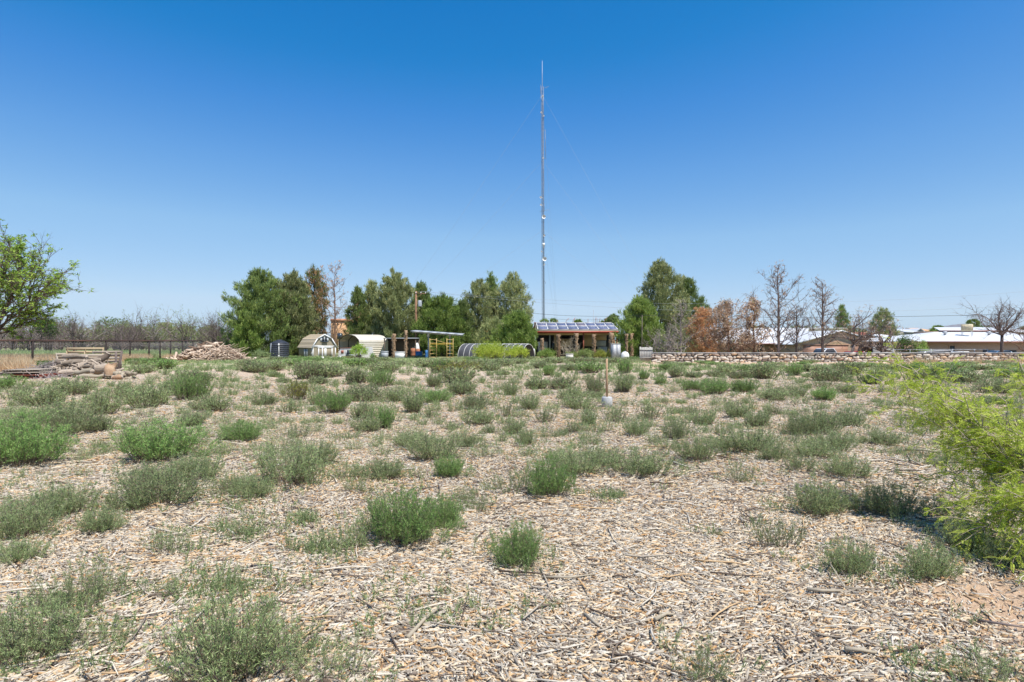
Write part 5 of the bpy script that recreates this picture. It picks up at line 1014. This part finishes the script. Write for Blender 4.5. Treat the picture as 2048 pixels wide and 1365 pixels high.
# ------------------------------------------------------------------ adobe house behind
for (pa, pb, yt, D, lab, mt, cap_) in ((662, 694, 642, 105, 'tall orange stucco house behind the dead pine', 'stucco', 'stucco_pink'), (766, 800, 656, 104, 'part of an orange stucco building glimpsed below the middle pine', 'stucco', 'stucco_pink'), (545, 600, 662, 103, 'low orange stucco wing behind the big pine clump', 'stucco', 'stucco_pink')):
    xa_, xb_ = X(pa, D), X(pb, D); z = gb(pa, D)[2]; h = Z(yt, D) - z; t = thing('stucco_house', lab, 'house', ((xa_ + xb_) / 2, D, z)); m_ = MB(); m_.box(((xa_ + xb_) / 2, D + 3, z + h / 2), (xb_ - xa_, 6, h)); m_.build('walls', mt, t); m_ = MB(); m_.box(((xa_ + xb_) / 2, D + 3, z + h + .12), (xb_ - xa_ + .2, 6.2, .5)); m_.build('parapet', cap_, t)
    m_ = MB(); m_.box((xa_ + (xb_ - xa_) * .55, D - .03, z + h * .52), (.9, .06, 1.1)); m_.build('window', 'glass_dark', t)
    for k in range(3): m_ = MB(); m_.tube([(xa_ + (xb_ - xa_) * (k + .7) / 4, D - .35, z + h - .5), (xa_ + (xb_ - xa_) * (k + .7) / 4, D + .2, z + h - .5)], .09, 6); m_.build('roof_beam', 'bark', t)
# ------------------------------------------------------------------ brick house with garages (white metal roof)
D = 84; z = gb(1500, D)[2]; t = thing('garage_house', 'long brown brick house with white metal roof and three garage doors', 'house', (X(1600, D), D, z)); ze = Z(687, D); xa, xb = X(1435, D), X(1600, D); zr = Z(656, 93)
m_ = MB(); m_.box(((xa + xb) / 2 + 1.5, D + 7, (ze + z) / 2), (xb - xa + 1, 12, ze - z)); m_.build('walls', 'brick_brown', t)
def slab(mb, pts, th=.08):
    V = [tuple(p) for p in pts] + [(p[0], p[1], p[2] - th) for p in pts]; n = len(pts); mb.add(V, [[i, (i + 1) % n, n + (i + 1) % n, n + i] for i in range(n)]); 
    mb.add(V[:n], [[0, i, i + 1, i + 1] for i in range(1, n - 1)]); mb.add(V[n:], [[0, i + 1, i, i] for i in range(1, n - 1)])
m_ = MB(); xA, xB = xa - .3, X(1765, 84); slab(m_, [(xA, D - .6, ze), (xb + .5, D - .6, ze), (xb + 6, 93, zr), (xA, 93, zr)]); slab(m_, [(xA, 93, zr), (xB, 93, zr), (xB, 102, ze), (xA, 102, ze)])
# gable garage wing coming forward
Dg = 78.5; gx0, gx1, ga = X(1590, Dg), X(1768, Dg), X(1680, Dg); zg = Z(661, Dg); zl = Z(689, Dg); zgr = float(gz(gx0 + 3, Dg))
slab(m_, [(gx0 - .5, Dg - .4, zl), (ga, Dg - .4, zg), (ga, 93, zg), (gx0 - .5, 93, zl)]); slab(m_, [(ga, Dg - .4, zg), (gx1 + .5, Dg - .4, zl), (gx1 + .5, 93, zl), (ga, 93, zg)]); rr = m_.build('roof', 'roof_white', t)
m_ = MB(); m_.prism([(gx0, zgr), (gx1, zgr), (gx1, zl - .1), (ga, zg - .12), (gx0, zl - .1)], Dg, Dg + 14, 'y'); m_.build('gable_wing', 'brick_brown', t)
m_ = MB(); m_.beam((gx0 - .5, Dg - .43, zl - .05), (ga, Dg - .43, zg - .05), .06, .16); m_.beam((ga, Dg - .43, zg - .05), (gx1 + .5, Dg - .43, zl - .05), .06, .16); m_.build('gable_fascia', 'white_paint', t)
m_ = MB(); m_.box(((xA + xb) / 2, D - .62, ze - .08), (xb - xA, .06, .14)); m_.build('eave_trim', 'trim_red', t)
for pa, pb in ((1606, 1644), (1652, 1695), (1704, 1746)):
    q0, q1 = X(pa, Dg), X(pb, Dg); m_ = MB(); hh = Z(691.5, Dg) - zgr
    m_.box(((q0 + q1) / 2, Dg - .03, zgr + hh / 2), (q1 - q0, .06, hh))
    for k in range(1, 4): m_.box(((q0 + q1) / 2, Dg - .065, zgr + hh * k / 4), (q1 - q0 - .02, .012, .025))
    do = m_.build('garage_door', 'door_brown', t); m_ = MB(); m_.box(((q0 + q1) / 2, Dg - .06, zgr + hh + .07), (q1 - q0 + .3, .1, .13)); m_.build('lintel', 'door_brown', do)
m_ = MB(); q0, q1 = X(1650, Dg), X(1697, Dg); m_.prism([(q0, Z(690.5, Dg)), (q1, Z(690.5, Dg)), ((q0 + q1) / 2, Z(683.5, Dg))], Dg - .1, Dg - .02, 'y'); m_.build('stucco_gable', 'stucco_tan', t)
for px in (1527, 1467): m_ = MB(); m_.box((X(px, D), D + 1 - .03, Z(696, D)), (.85, .1, 1.2)); wo_ = m_.build('window', 'glass_dark', t); m_ = MB(); [m_.box((X(px, D) + q, D + 1 - .06, Z(696, D)), (.09, .1, 1.3)) for q in (-.46, .46)]; m_.build('frame', 'white_paint', wo_)
# ------------------------------------------------------------------ brick house on the right
D = 68; z = gb(1950, D)[2]; xa = X(1818, D); xe = 66.; t = thing('brick_house', 'long low tan brick house with two white roof levels and roof cooler', 'house', (X(1950, D), D, z)); ze = Z(683, D); z1 = Z(664.5, 76)
m_ = MB(); m_.box(((xa + 3 + xe) / 2, D + 5.6, (ze + z) / 2 - .02), (xe - xa - 3, 10, ze - z - .04)); m_.build('walls', 'brick_tan', t)
m_ = MB(); xr = X(1868, 76); slab(m_, [(xa, D - .1, ze), (xe, D - .1, ze), (xe, 76, z1), (xr, 76, z1)]); slab(m_, [(xa, D - .1, ze), (xr, 76, z1), (xa + 1, 84, ze)]); zu0, zu1 = Z(661.5, 78), Z(654.5, 82); slab(m_, [(X(1868, 78), 77, zu0), (X(2006, 78), 77, zu0), (X(2000, 82), 83, zu1), (X(1878, 82), 83, zu1)]); m_.build('roof', 'roof_white', t)
m_ = MB(); m_.box(((xa + xe) / 2, D - .14, ze - .09), (xe - xa, .07, .16)); m_.box(((X(1868, 78) + X(2006, 78)) / 2, 76.94, zu0 - .1), (X(2006, 78) - X(1868, 78), .07, .2)); m_.build('fascia', 'trim_red', t)
m_ = MB(); m_.box(((X(1868, 78) + X(2006, 78)) / 2, 80, (zu0 + z1) / 2 - .35), (X(2006, 78) - X(1868, 78) - .8, 5, zu0 - z1 + .5)); m_.build('upper_wall', 'brick_tan', t)
m_ = MB(); m_.box((X(1911, D), D + .56, z + 1.15), (.62, .1, 2.3)); wo_ = m_.build('door', 'glass_dark', t); m_ = MB(); [m_.box((X(1911, D) + q, D + .53, z + 1.2), (.09, .1, 2.4)) for q in (-.35, .35)]; m_.build('frame', 'brick_brown', wo_)
for px in (1985, 2030): m_ = MB(); m_.box((X(px, D), D + .56, z + 1.3), (1.3, .1, 1.0)); m_.build('window', 'glass_dark', t)
# cooler on the roof
Dc = 72.5; xc = X(1934, Dc); zb = ze + (z1 - ze) * (Dc - D) / 8; t = thing('roof_cooler', 'square tan slatted evaporative cooler standing on the white roof', 'roof cooler', (xc, Dc, zb)); zt = Z(649, Dc); zc0 = Z(662.5, Dc); fr = frame(xc, Dc, 0, .75)
m_ = MB(fr); m_.box((0, 0, (zt + zc0) / 2), (1.06, 1.06, zt - zc0)); m_.build('housing', 'cooler', t); m_ = MB(fr)
for s_ in range(4):
    for k in range(7): a = s_ * pi / 2; q = -.42 + k * .14; c_ = rotm('z', a) @ np.array([q, -.545, 0]); m_.box((c_[0], c_[1], (zt + zc0) / 2), (.05, .03, (zt - zc0) * .84), rz=a)
m_.build('slats', 'tan_roof', t); m_ = MB(fr)
for a in (-.5, .5):
    for b in (-.5, .5): m_.beam((a, b, zc0), (a, b, zb + .02 + (z1 - ze) / 8 * (b * .73 + a * .68)), .05)
m_.build('legs', 'metal_grey', t)
for px, Dv, lab in ((1890, 73, 'small grey round roof vent left of the roof cooler'), (1978, 73, 'small grey round roof vent right of the roof cooler')):
    xv = X(px, Dv); zb = ze + (z1 - ze) * (Dv - D) / 8; t = thing('roof_vent', lab, 'roof vent', (xv, Dv, zb), 'roof vents on the brick house'); m_ = MB(); m_.lathe((xv, Dv, zb), [(.12, -.1), (.12, .2), (.26, .26), (.28, .4), (.16, .5), (0, .52)], 12); m_.build('cowl', 'galv', t); m_ = MB(); m_.lathe((xv, Dv, zb), [(.3, -.12), (.16, .1)], 12); m_.build('flashing', 'metal_grey', t)
# chain link fence behind the wall
t = thing('chain_link_fence', 'thin chain link fence with pipe rail behind the stone wall', 'fence', (X(1790, 57), 57, gb(1790, 57)[2])); zc = Z(699.5, 57); zz = gb(1850, 57)[2]
xs = [X(q, 57) for q in (1786, 1820, 1862, 1905, 1949, 1975)]
for q in xs: m_ = MB(); m_.tube([(q, 57, zz), (q, 57, zc + .06)], .035, 6); m_.build('post', 'metal_grey', t)
m_ = MB(); m_.tube([(xs[0], 57, zc), (xs[-1], 57, zc)], .028, 5); m_.build('rail', 'metal_grey', t)
m_ = MB(); A_, B_ = [], []; hh = zc - zz
for k in range(int((xs[-1] - xs[0]) / .14)): q = xs[0] + k * .14; A_ += [(q, 57, zz), (q, 57, zc)]; B_ += [(min(q + hh, xs[-1]), 57, zc if q + hh < xs[-1] else zz + xs[-1] - q), (min(q + hh, xs[-1]), 57, zz if q + hh < xs[-1] else zc - xs[-1] + q)]
m_.prisms(np.array(A_), np.array(B_), .003, .003); m_.build('wire_mesh', 'wire', t)
# block wall piece
x, y, z = gb(1765, 66); t = thing('block_wall', 'grey block yard wall behind the tangled bare tree', 'wall', (x, y, z)); m_ = MB(); h = Z(692, 66) - z; m_.box((x + 1.0, y, z + h / 2), (4.2, .2, h)); m_.build('blocks', 'grey_board', t); m_ = MB(); m_.box((x + 1.0, y, z + h + .03), (4.3, .26, .06)); m_.build('cap', 'concrete', t)
# ------------------------------------------------------------------ cars behind the wall
def car(px, D, rz, mt, label, ytop, van=False):
    x, y, z = gb(px, D); H = Z(ytop, D) - z; t = thing('parked_car', label, 'car', (x, y, z)); fr = frame(x, y, z, rz); L = 4.5; w = 1.75; b = [(-L / 2, .35), (-L / 2 + .1, .75), (-L / 2 + .9, .9), (-L * .22, .95), (L * .3, .95), (L / 2 - .05, .85), (L / 2, .4), (L / 2 - .2, .28), (-L / 2 + .2, .28)]
    m_ = MB(fr); m_.prism([(p, q * H / 1.5) for p, q in b], -w / 2, w / 2, 'y'); m_.build('body', mt, t)
    c = [(-L * .24, .93), (-L * .08, 1.45), (L * .18, 1.5), (L * .36, .93)] if not van else [(-L * .3, .93), (-L * .2, 1.42), (L * .42, 1.5), (L * .46, .93)]
    m_ = MB(fr); m_.prism([(p, q * H / 1.5) for p, q in c], -w / 2 + .1, w / 2 - .1, 'y'); m_.build('windows', 'glass_dark', t)
    m_ = MB(fr); m_.prism([(c[1][0] - .02, c[1][1] * H / 1.5), (c[2][0] + .04, c[2][1] * H / 1.5), (c[2][0], c[2][1] * H / 1.5 + .05), (c[1][0] + .06, c[1][1] * H / 1.5 + .05)], -w / 2 + .08, w / 2 - .08, 'y'); m_.beam((c[1][0], -w / 2 + .09, c[1][1] * H / 1.5), (c[0][0], -w / 2 + .09, .93 * H / 1.5), .07); m_.beam((c[2][0], -w / 2 + .09, c[2][1] * H / 1.5), (c[3][0], -w / 2 + .09, .93 * H / 1.5), .07); m_.build('roof', mt, t)
    for q in (-L * .31, L * .31):
        for s_ in (-1, 1): f2 = fr @ frame(q, s_ * (w / 2 - .08), .32) @ np.block([[rotm('x', pi / 2), np.zeros((3, 1))], [np.zeros((1, 3)), np.ones((1, 1))]]); m_ = MB(f2); m_.lathe((0, 0, 0), [(0, -.1), (.28, -.1), (.32, 0), (.28, .1), (0, .1)], 14); m_.build('wheel', 'tyre', t)
car(1646, 70, .35, 'car_white', 'white parked car before the left garage door', 697.5)
car(1703, 68, .1, 'car_red', 'red parked car barely showing over the wall', 703.5)
car(1856, 60, .05, 'car_white', 'white parked car in front of the hedge, only its roof showing', 702, True)
car(1992, 61, -.1, 'car_blue', 'blue parked car behind the wall beside the crooked dead tree', 702.5)
x, y, z = gb(1918, 60); h = Z(703, 60) - z; t = thing('storage_box', 'white utility box showing over the wall before the brick house', 'box', (x, y, z)); m_ = MB(); m_.box((x, y, z + h / 2 - .05), (1.2, .9, h - .1)); m_.build('body', 'white_metal', t); m_ = MB(); m_.box((x, y, z + h - .05), (1.35, 1.0, .1)); m_.build('lid', 'white_paint', t)
# ------------------------------------------------------------------ distant houses, palm, mountains
def house(pa, pb, yt, ye, D, label, rmt, wmt, gable=True):
    a, b = X(pa, D), X(pb, D); z = gb(pa, D)[2]; t = thing('distant_house', label, 'house', ((a + b) / 2, D, z)); ze, zt = Z(ye, D), Z(yt, D); c = (a + b) / 2
    m_ = MB()
    if gable: m_.prism([(a + .3, z), (b - .3, z), (b - .3, ze), (c, zt - .15), (a + .3, ze)], D, D + 9, 'y')
    else: m_.box((c, D + 4, (z + ze) / 2), (b - a - .5, 8, ze - z))
    m_.build('walls', wmt, t); m_ = MB()
    if gable: slab(m_, [(a, D - .3, ze), (c, D - .3, zt), (c, D + 9.3, zt), (a, D + 9.3, ze)], .15); slab(m_, [(c, D - .3, zt), (b, D - .3, ze), (b, D + 9.3, ze), (c, D + 9.3, zt)], .15)
    else: slab(m_, [(a, D - .3, ze), (b, D - .3, ze), (b - (b - a) * .1, D + 5, zt), (a + (b - a) * .1, D + 5, zt)], .15); slab(m_, [(a + (b - a) * .1, D + 5, zt), (b - (b - a) * .1, D + 5, zt), (b, D + 9, ze), (a, D + 9, ze)], .15)
    m_.build('roof', rmt, t); m_ = MB(); m_.box((a + (b - a) * .35, D - .05, (z + ze) / 2 + .3), (1.1, .08, 1.1)); m_.build('window', 'glass_dark', t)
house(1858 - 30, 1850, 657, 664, 122, 'small far grey gabled house left of the brick house', 'roof_far', 'metal_grey')
house(1808, 1838, 658, 664, 118, 'far white roofed house behind the tangled bare tree', 'roof_white', 'grey_board', False)
house(1842, 1868, 655.5, 662, 135, 'far tan house with pinkish roof beside the grey gable', 'stucco', 'stucco_tan', False)
house(1722, 1778, 664, 672, 102, 'far house with a dull red roof behind the bare trees', 'red_rust', 'stucco_tan', False)
house(1770, 1806, 668, 676, 92, 'low far house with pale roof behind the block wall', 'roof_far', 'brick_tan', False)
house(2015, 2070, 655, 664, 96, 'house with a white roof cut by the right edge', 'roof_white', 'brick_brown', False)
house(395, 425, 668, 674, 150, 'distant building with pale roof behind the orchard', 'roof_white', 'stucco_tan', False)
house(1255, 1300, 676, 682, 98, 'yellowish low building glimpsed behind the bright pine trunk', 'roof_far', 'stucco', False)
def palm(px, D, ytop, w, label, seed):
    R_ = random.Random(seed); x, y, z = gb(px, D); h = Z(ytop, D) - z; R = w / F * D / 2; t = thing('palm_tree', label, 'palm tree', (x, y, z)); m_ = MB(); m_.tube([(x, y, z), (x + .1, y, z + h * .5), (x, y, z + h - R * .5)], [.3, .24, .2], 8); m_.build('trunk', 'palm_bark', t); cr = MB(); c = np.array([x, y, z + h - R * .55])
    for k in range(34):
        a = R_.uniform(0, 6.28); e = R_.uniform(-.5, 1.3); d = np.array([cos(a) * cos(e), sin(a) * cos(e), sin(e)]); p = c + d * R * .45; n = 14
        dd = d[None] + rng.normal(0, .45, (n, 3)); cr.prisms(c[None], p[None], .03, .02, .5); cr.blades(np.repeat(p[None], n, 0), dd, R * .6, .12, rng.random(n) * .7, droop=.25)
    cr.build('fronds', 'pine_light', t)
palm(1946, 125, 641, 28, 'fan palm rising behind the upper white roof', 1); palm(1876, 100, 655, 34, 'low spreading palm at the left end of the upper roof', 2)
def ridge(name, pa, pb, ys, D, label=None):
    n = len(ys); m_ = MB(); V = []; R_ = random.Random(9); m2 = 60
    for i in range(m2 + 1):
        s = i / m2; px = pa + (pb - pa) * s; yy = np.interp(s, np.linspace(0, 1, n), ys) + R_.uniform(-.3, .3); x = X(px, D); zt = Z(yy, D); V += [(x * .93, D * .93, -3), (x * .97, D * .965, zt * .5 + R_.uniform(-.1, .1) * zt), (x, D, zt), (x * 1.1, D * 1.12, -3)]
    m_.add(V, [[4 * i + k, 4 * i + 4 + k, 4 * i + 5 + k, 4 * i + 1 + k] for i in range(m2) for k in range(3)]); o = m_.build(name, 'mountain_rock', smooth=True); tag(o, kind='structure')
ridge('mountains', 1800, 2120, [676, 668, 660, 655, 651, 648, 648, 650, 653, 658, 660, 664, 668, 674], 6500)
ridge('hills', 60, 340, [680, 672, 669, 668, 670, 672, 676, 680], 5000)
# ------------------------------------------------------------------ grasses on the left
rng = np.random.default_rng(77)
def grass(name, label, region, n, hgt, wid, matn, lean=.35):
    c = []
    for (pa, pb, Da, Db, k) in region:
        m = int(n * k); D = rng.uniform(Da, Db, m); px = rng.uniform(pa, pb, m); xx = (px - 1024) / F * D; keep = fld(xx, D, .8, 4) > -.45; c.append(np.stack([xx, D, gz(xx, D)], 1)[keep])
    c = np.concatenate(c); nb = 9; C = np.repeat(c, nb, 0) + rng.normal(0, .09, (len(c) * nb, 3)) * [1, 1, 0]; d = rng.normal(0, lean, C.shape); d[:, 2] = 1
    m_ = MB(); m_.blades(C - [0, 0, .03], d, hgt * rng.uniform(.4, 1.25, len(C)), wid, np.repeat(rng.random(len(c)), nb)); o = m_.build(name, matn); tag(o, label, name.replace('_', ' '), kind='stuff')
grass('dry_grass', 'tall dry straw coloured grass around the pipe fence', [(-60, 225, 41.5, 58, 1), (-60, 60, 26, 34, .25), (330, 480, 57, 60, .15), (1780, 2100, 43, 47, .03), (215, 300, 50, 62, .2)], 5200, .72, .02, 'dry_grass')
grass('green_grass', 'bright green grass growing left of the log pile', [(-60, 112, 34.5, 40, 1), (255, 330, 43, 52, .5)], 2600, .42, .022, 'grass_green')
grass('green_field', 'green crop grass in the field beyond the pipe fence', [(-60, 480, 70, 92, 1)], 6500, .8, .06, 'weed_grey')
grass('yard_weeds', 'low green ground weeds along the yard edge', [(300, 1080, 50, 64, 1), (1080, 1320, 50, 62, .3)], 3600, .28, .035, 'weed_grey', .6)
grass('field_weeds', 'fine grey-green weeds growing thinly between the larger clumps', [(-60, 1300, 30, 50, 1), (1300, 2100, 30, 39, .35)], 3200, .26, .026, 'weed_grey', .6)
wx = np.array([G(q[0], q[1])[:2] + (q[2],) for q in weeds if q[1] > 740]); wi = rng.integers(0, len(wx), 1300); wr = wx[wi, 2] / F * wx[wi, 1]
ex = wx[wi, 0] + rng.normal(0, .55, 1300) * wr; ey = wx[wi, 1] + wr * .3 + rng.normal(0, .42, 1300) * wr
n = 2600; yy = 3 + 42 * rng.random(n) ** 1.25; xx = rng.uniform(-1, 1, n) * (.93 * yy + 1); k = (fld(xx, yy, .55, 6) > -.1) | (rng.random(n) < .12); xx, yy = xx[k], yy[k]; k = ~((yy < 5.2) & (xx > .2)) | (rng.random(len(xx)) < .06); xx, yy = xx[k], yy[k]
xx = np.concatenate([xx, ex]); yy = np.concatenate([yy, np.maximum(ey, 2.4)]); m_ = MB(); n = len(xx); c = np.stack([xx, yy, gz(xx, yy) - .01], 1); hh_ = rng.uniform(.05, .17, n) * (1 + .012 * yy); ns = 9; C = np.repeat(c, ns, 0) + rng.normal(0, .045, (n * ns, 3)) * [1, 1, 0]; d = rng.normal(0, .33, C.shape); d[:, 2] = 1; d /= np.linalg.norm(d, axis=1, keepdims=True); H2 = np.repeat(hh_, ns) * rng.uniform(.5, 1.1, n * ns); E = C + d * H2[:, None]; wd = .0014 * np.maximum(1, np.repeat(yy, ns) / 7)
m_.prisms(C, E, wd, wd * .5, .2); nl = 13; j = np.repeat(np.arange(n * ns), nl); s_ = rng.uniform(.15, 1, len(j))[:, None]; Pp = C[j] + (E[j] - C[j]) * s_; far_ = np.maximum(1, yy[j // ns] / 8) ** .8
m_.blades(Pp, d[j] * .9 + rng.normal(0, .5, Pp.shape), .024 * far_ * rng.uniform(.6, 1.3, len(j)), .0042 * far_, np.clip(rng.normal(.5, .22, len(j)), 0, 1)); tag(m_.build('seedling_weeds', 'weed_grey'), 'fine low grey-green weed seedlings sprinkled thinly over the wood chips', 'seedling weeds', kind='stuff')
# further small clumps between the larger weeds, too many to place one by one
r3 = random.Random(21); m_ = MB(); st = MB(); extra = []
def free(px, py, w):
    return all(abs(px - q[0]) > (q[2] + w) * .38 or abs(py - q[1]) > 6 + w * .12 for q in weeds + extra)
for k in range(3000):
    py = 738 + 185 * r3.random() ** 1.5; px = r3.uniform(-10, 2060); w = (26 + (py - 738) * .22) * r3.uniform(.6, 1.35)
    if px < 280 and py < 768: continue
    if py > 860 and r3.random() < .5: continue
    if free(px, py, w): extra.append((px, py, w))
    if len(extra) >= 330: break
for (px, py, w) in extra:
    x, y, z = G(px, py); R_m = w / F * y * .55; H_m = R_m * r3.uniform(.7, 1.25); S = 34; ph = rng.random(S) * 6.28; rho = np.sqrt(rng.random(S)); tip = np.stack([x + rho * R_m * np.cos(ph), y + rho * R_m * .8 * np.sin(ph), z + H_m * np.sqrt(1 - .6 * rho ** 2) * rng.uniform(.5, 1.1, S)], 1); b = np.stack([x + rho * R_m * .4 * np.cos(ph), y + rho * R_m * .35 * np.sin(ph), np.full(S, z - .02)], 1)
    f_ = max(1, y / 9); st.prisms(b, tip, .0016 * f_, .0008 * f_); nl = 22; j = np.repeat(np.arange(S), nl); s_ = rng.uniform(.15, 1, (S * nl, 1)); Pp = b[j] + (tip[j] - b[j]) * s_ + rng.normal(0, .035 * R_m + .012, (S * nl, 3)); Pp[:, 2] = np.maximum(Pp[:, 2], z + .004)
    m_.blades(Pp, (tip[j] - b[j]) / max(H_m, .05) + rng.normal(0, .55, Pp.shape), .026 * f_ ** .8 * rng.uniform(.6, 1.3, S * nl), .0048 * f_ ** .8, np.clip(rng.normal(r3.uniform(.3, .6), .2, S * nl), 0, 1))
tag(m_.build('weed_ground_cover', 'weed_grey'), 'scattered small grey-green weed tufts filling in between the larger weeds', 'ground cover', kind='stuff')
tag(st.build('weed_ground_cover_stems', 'weed_stem'), 'thin brown stems of the small scattered weed tufts', 'ground cover stems', kind='stuff')
# ------------------------------------------------------------------ mesquite in the right foreground
rng = np.random.default_rng(88); R_ = random.Random(88)
mx0, my0 = X(2140, 4.1), 4.1; mz = float(gz(mx0, my0)); root = np.array([mx0, my0, mz]); t = thing('mesquite_tree', 'bright yellow-green feathery mesquite arching in from the right edge', 'mesquite', root)
A_, B_, r0, r1, twigs = [], [], [], [], []
def path(p, q, r, arch, seg=9, keep=True):
    p = np.array(p, float); q = np.array(q, float); L = np.linalg.norm(q - p); pts = [p]
    for i in range(1, seg + 1):
        s = i / seg; c = p + (q - p) * s + np.array([0, 0, 1]) * arch * L * 4 * s * (1 - s) * .5 + rng.normal(0, .028 * L, 3) * (i < seg); A_.append(pts[-1]); B_.append(c); r0.append(r * (1 - .78 * (i - 1) / seg)); r1.append(r * (1 - .78 * i / seg)); pts.append(c)
    return pts
tr = MB(); tr.tube([root - [0, 0, .1], root + [-.05, 0, .25], root + [-.12, .05, .55]], [.075, .06, .05], 8); tr.build('trunk', 'bark_grey', t); fork = root + [-.12, .05, .5]
poly = [(1788, 728, 5.4), (1752, 762, 5.3), (1770, 790, 5.3), (1810, 770, 5.3), (1800, 820, 5.1), (1862, 790, 5.2), (1850, 850, 5), (1905, 830, 4.9), (1900, 880, 4.8), (1960, 830, 4.8), (1935, 930, 4.6), (1980, 880, 4.6), (2010, 800, 5), (2060, 770, 5), (1950, 980, 4.4), (1925, 1020, 4.4), (1990, 1000, 4.2), (2020, 930, 4.3), (1965, 1060, 4.1), (2010, 1070, 4.0), (2045, 1010, 3.9), (2060, 880, 4.2), (2090, 960, 4.1), (2040, 1100, 3.8), (1890, 940, 4.8), (2075, 1060, 3.7), (2000, 950, 4.7), (1915, 900, 5.0)]
for i, (px, py, D) in enumerate(poly):
    q = P(px, py, D); st_ = fork + rng.normal(0, .05, 3); pts = path(st_, q, .008 if i % 3 else .011, .16); n = len(pts) - 1; L = np.linalg.norm(q - fork)
    for j in range(int(10 + L * 5)):
        s = R_.uniform(.22, 1) * n; k = min(int(s), n - 1); c = pts[k] + (pts[k + 1] - pts[k]) * (s - k); d = unit(pts[k + 1] - pts[k]) * .8 + rng.normal(0, .55, 3) + [0, 0, .05]; Lt = R_.uniform(.12, .42); e = c + unit(d) * Lt; pp = path(c, e, .005, .08, 3); twigs.append(pp)
tb = MB(); tb.prisms(np.array(A_), np.array(B_), np.maximum(r0, .0018), np.maximum(r1, .0012)); tb.build('branches', 'twig_pale', t)
lf = MB(); LP, LD, LU = [], [], []
for pp in twigs:
    for k in range(9):
        s = (k + R_.random()) / 9 * 2.999; i = int(s); c = pp[i] + (pp[i + 1] - pp[i]) * (s - i); d = unit(pp[i + 1] - pp[i]) * .5 + rng.normal(0, .7, 3); d[2] -= .12; LP.append(c); LD.append(unit(d))
LP, LD = np.array(LP), np.array(LD); nL = len(LP); up = np.tile([0, 0, 1.], (nL, 1)) + rng.normal(0, .45, (nL, 3)); side = np.cross(LD, up); side /= np.linalg.norm(side, axis=1, keepdims=True); ll = rng.uniform(.06, .11, nL)[:, None]; tn = np.clip(rng.normal(.5, .22, nL), 0, 1)
st = MB(); st.prisms(LP, LP + LD * ll, .0009, .0005, .8); 
for k in range(11):
    s = .12 + .88 * k / 10; c = LP + LD * ll * s; c = c - np.array([0, 0, 1]) * ll * .25 * s * s
    for sg in (-1, 1):
        lf.blades(c, side * sg + LD * .35, .021 * (1 - .45 * abs(s - .45)), .0055, tn)
lf.build('leaves', 'mesquite_leaf', t); st.build('leaf_stalks', 'weed_yellow', t)
# fallen branches in the foreground
def stick(pts, r, label, mt='twig_pale', k=0):
    P3 = []
    for i, (px, py, up_) in enumerate(pts): x, y, z = G(px, py); P3.append((x, y, z + .025 + up_))
    m_ = MB(); m_.tube(P3, np.linspace(r, r * .5, len(P3)), 7, tint=.7); o = m_.build('fallen_branch', mt, smooth=True); tag(o, label, 'branch', 'fallen branches on the wood chips')
stick([(1810, 905, .02), (1850, 909, .03), (1900, 911, .01)], .022, 'pale straight fallen branch beside the mesquite')
stick([(1815, 915, .0), (1822, 928, .02), (1842, 934, .0)], .013, 'short curved fallen branch below the pale straight one')
stick([(1085, 1162, 0), (1140, 1166, .01), (1190, 1156, 0)], .008, 'thin white crooked branch right of the bright centre bush')
stick([(815, 1285, 0), (850, 1250, .01), (882, 1228, .02)], .012, 'grey splintered branch slanting in the lower middle')
stick([(1170, 1238, 0), (1190, 1255, .0), (1208, 1268, 0)], .010, 'grey stick lying diagonally left of the flat white chip')
stick([(1310, 1252, .01), (1332, 1240, .01), (1348, 1238, 0)], .012, 'short thick white stick in the lower centre')
stick([(1690, 1312, .01), (1720, 1314, .01), (1752, 1316, 0)], .012, 'grey straight stick near the lower right')
stick([(1615, 1190, .01), (1645, 1193, .01), (1687, 1193, .01)], .012, 'bleached knobby stick below the sparse right weed')
stick([(1670, 1130, .02), (1660, 1150, .05), (1690, 1190, .02), (1750, 1192, .0)], .006, 'thin curved straw coloured stem by the right weed')
stick([(1955, 1250, 0), (2010, 1262, .01), (2060, 1266, 0)], .008, 'long thin dark twig across the bare sand patch', 'bark_grey')
stick([(1480, 760 + 22, 0), (1400, 786, .03), (1375, 782, .02)], .03, 'dark fallen branch in the middle distance left of the garages', 'bark_grey')
stick([(445, 903 - 30, 0), (420, 950 - 60, .01)], .01, 'small grey stick right of the broad green weed')

# ------------------------------------------------------------------ air
m, nt, out = new('air'); pv = nt.nodes.new('ShaderNodeVolumePrincipled'); pv.inputs['Color'].default_value = (.75, .85, .96, 1); pv.inputs['Density'].default_value = .00003; pv.inputs['Anisotropy'].default_value = .2
nt.links.new(pv.outputs[0], out.inputs['Volume'])
m_ = MB(); m_.box((0, 0, 99), (25000, 25000, 302 * 2 - 200)); o = m_.build('haze', 'air'); tag(o, 'thin pale desert haze over the far mountains', 'haze', kind='stuff')
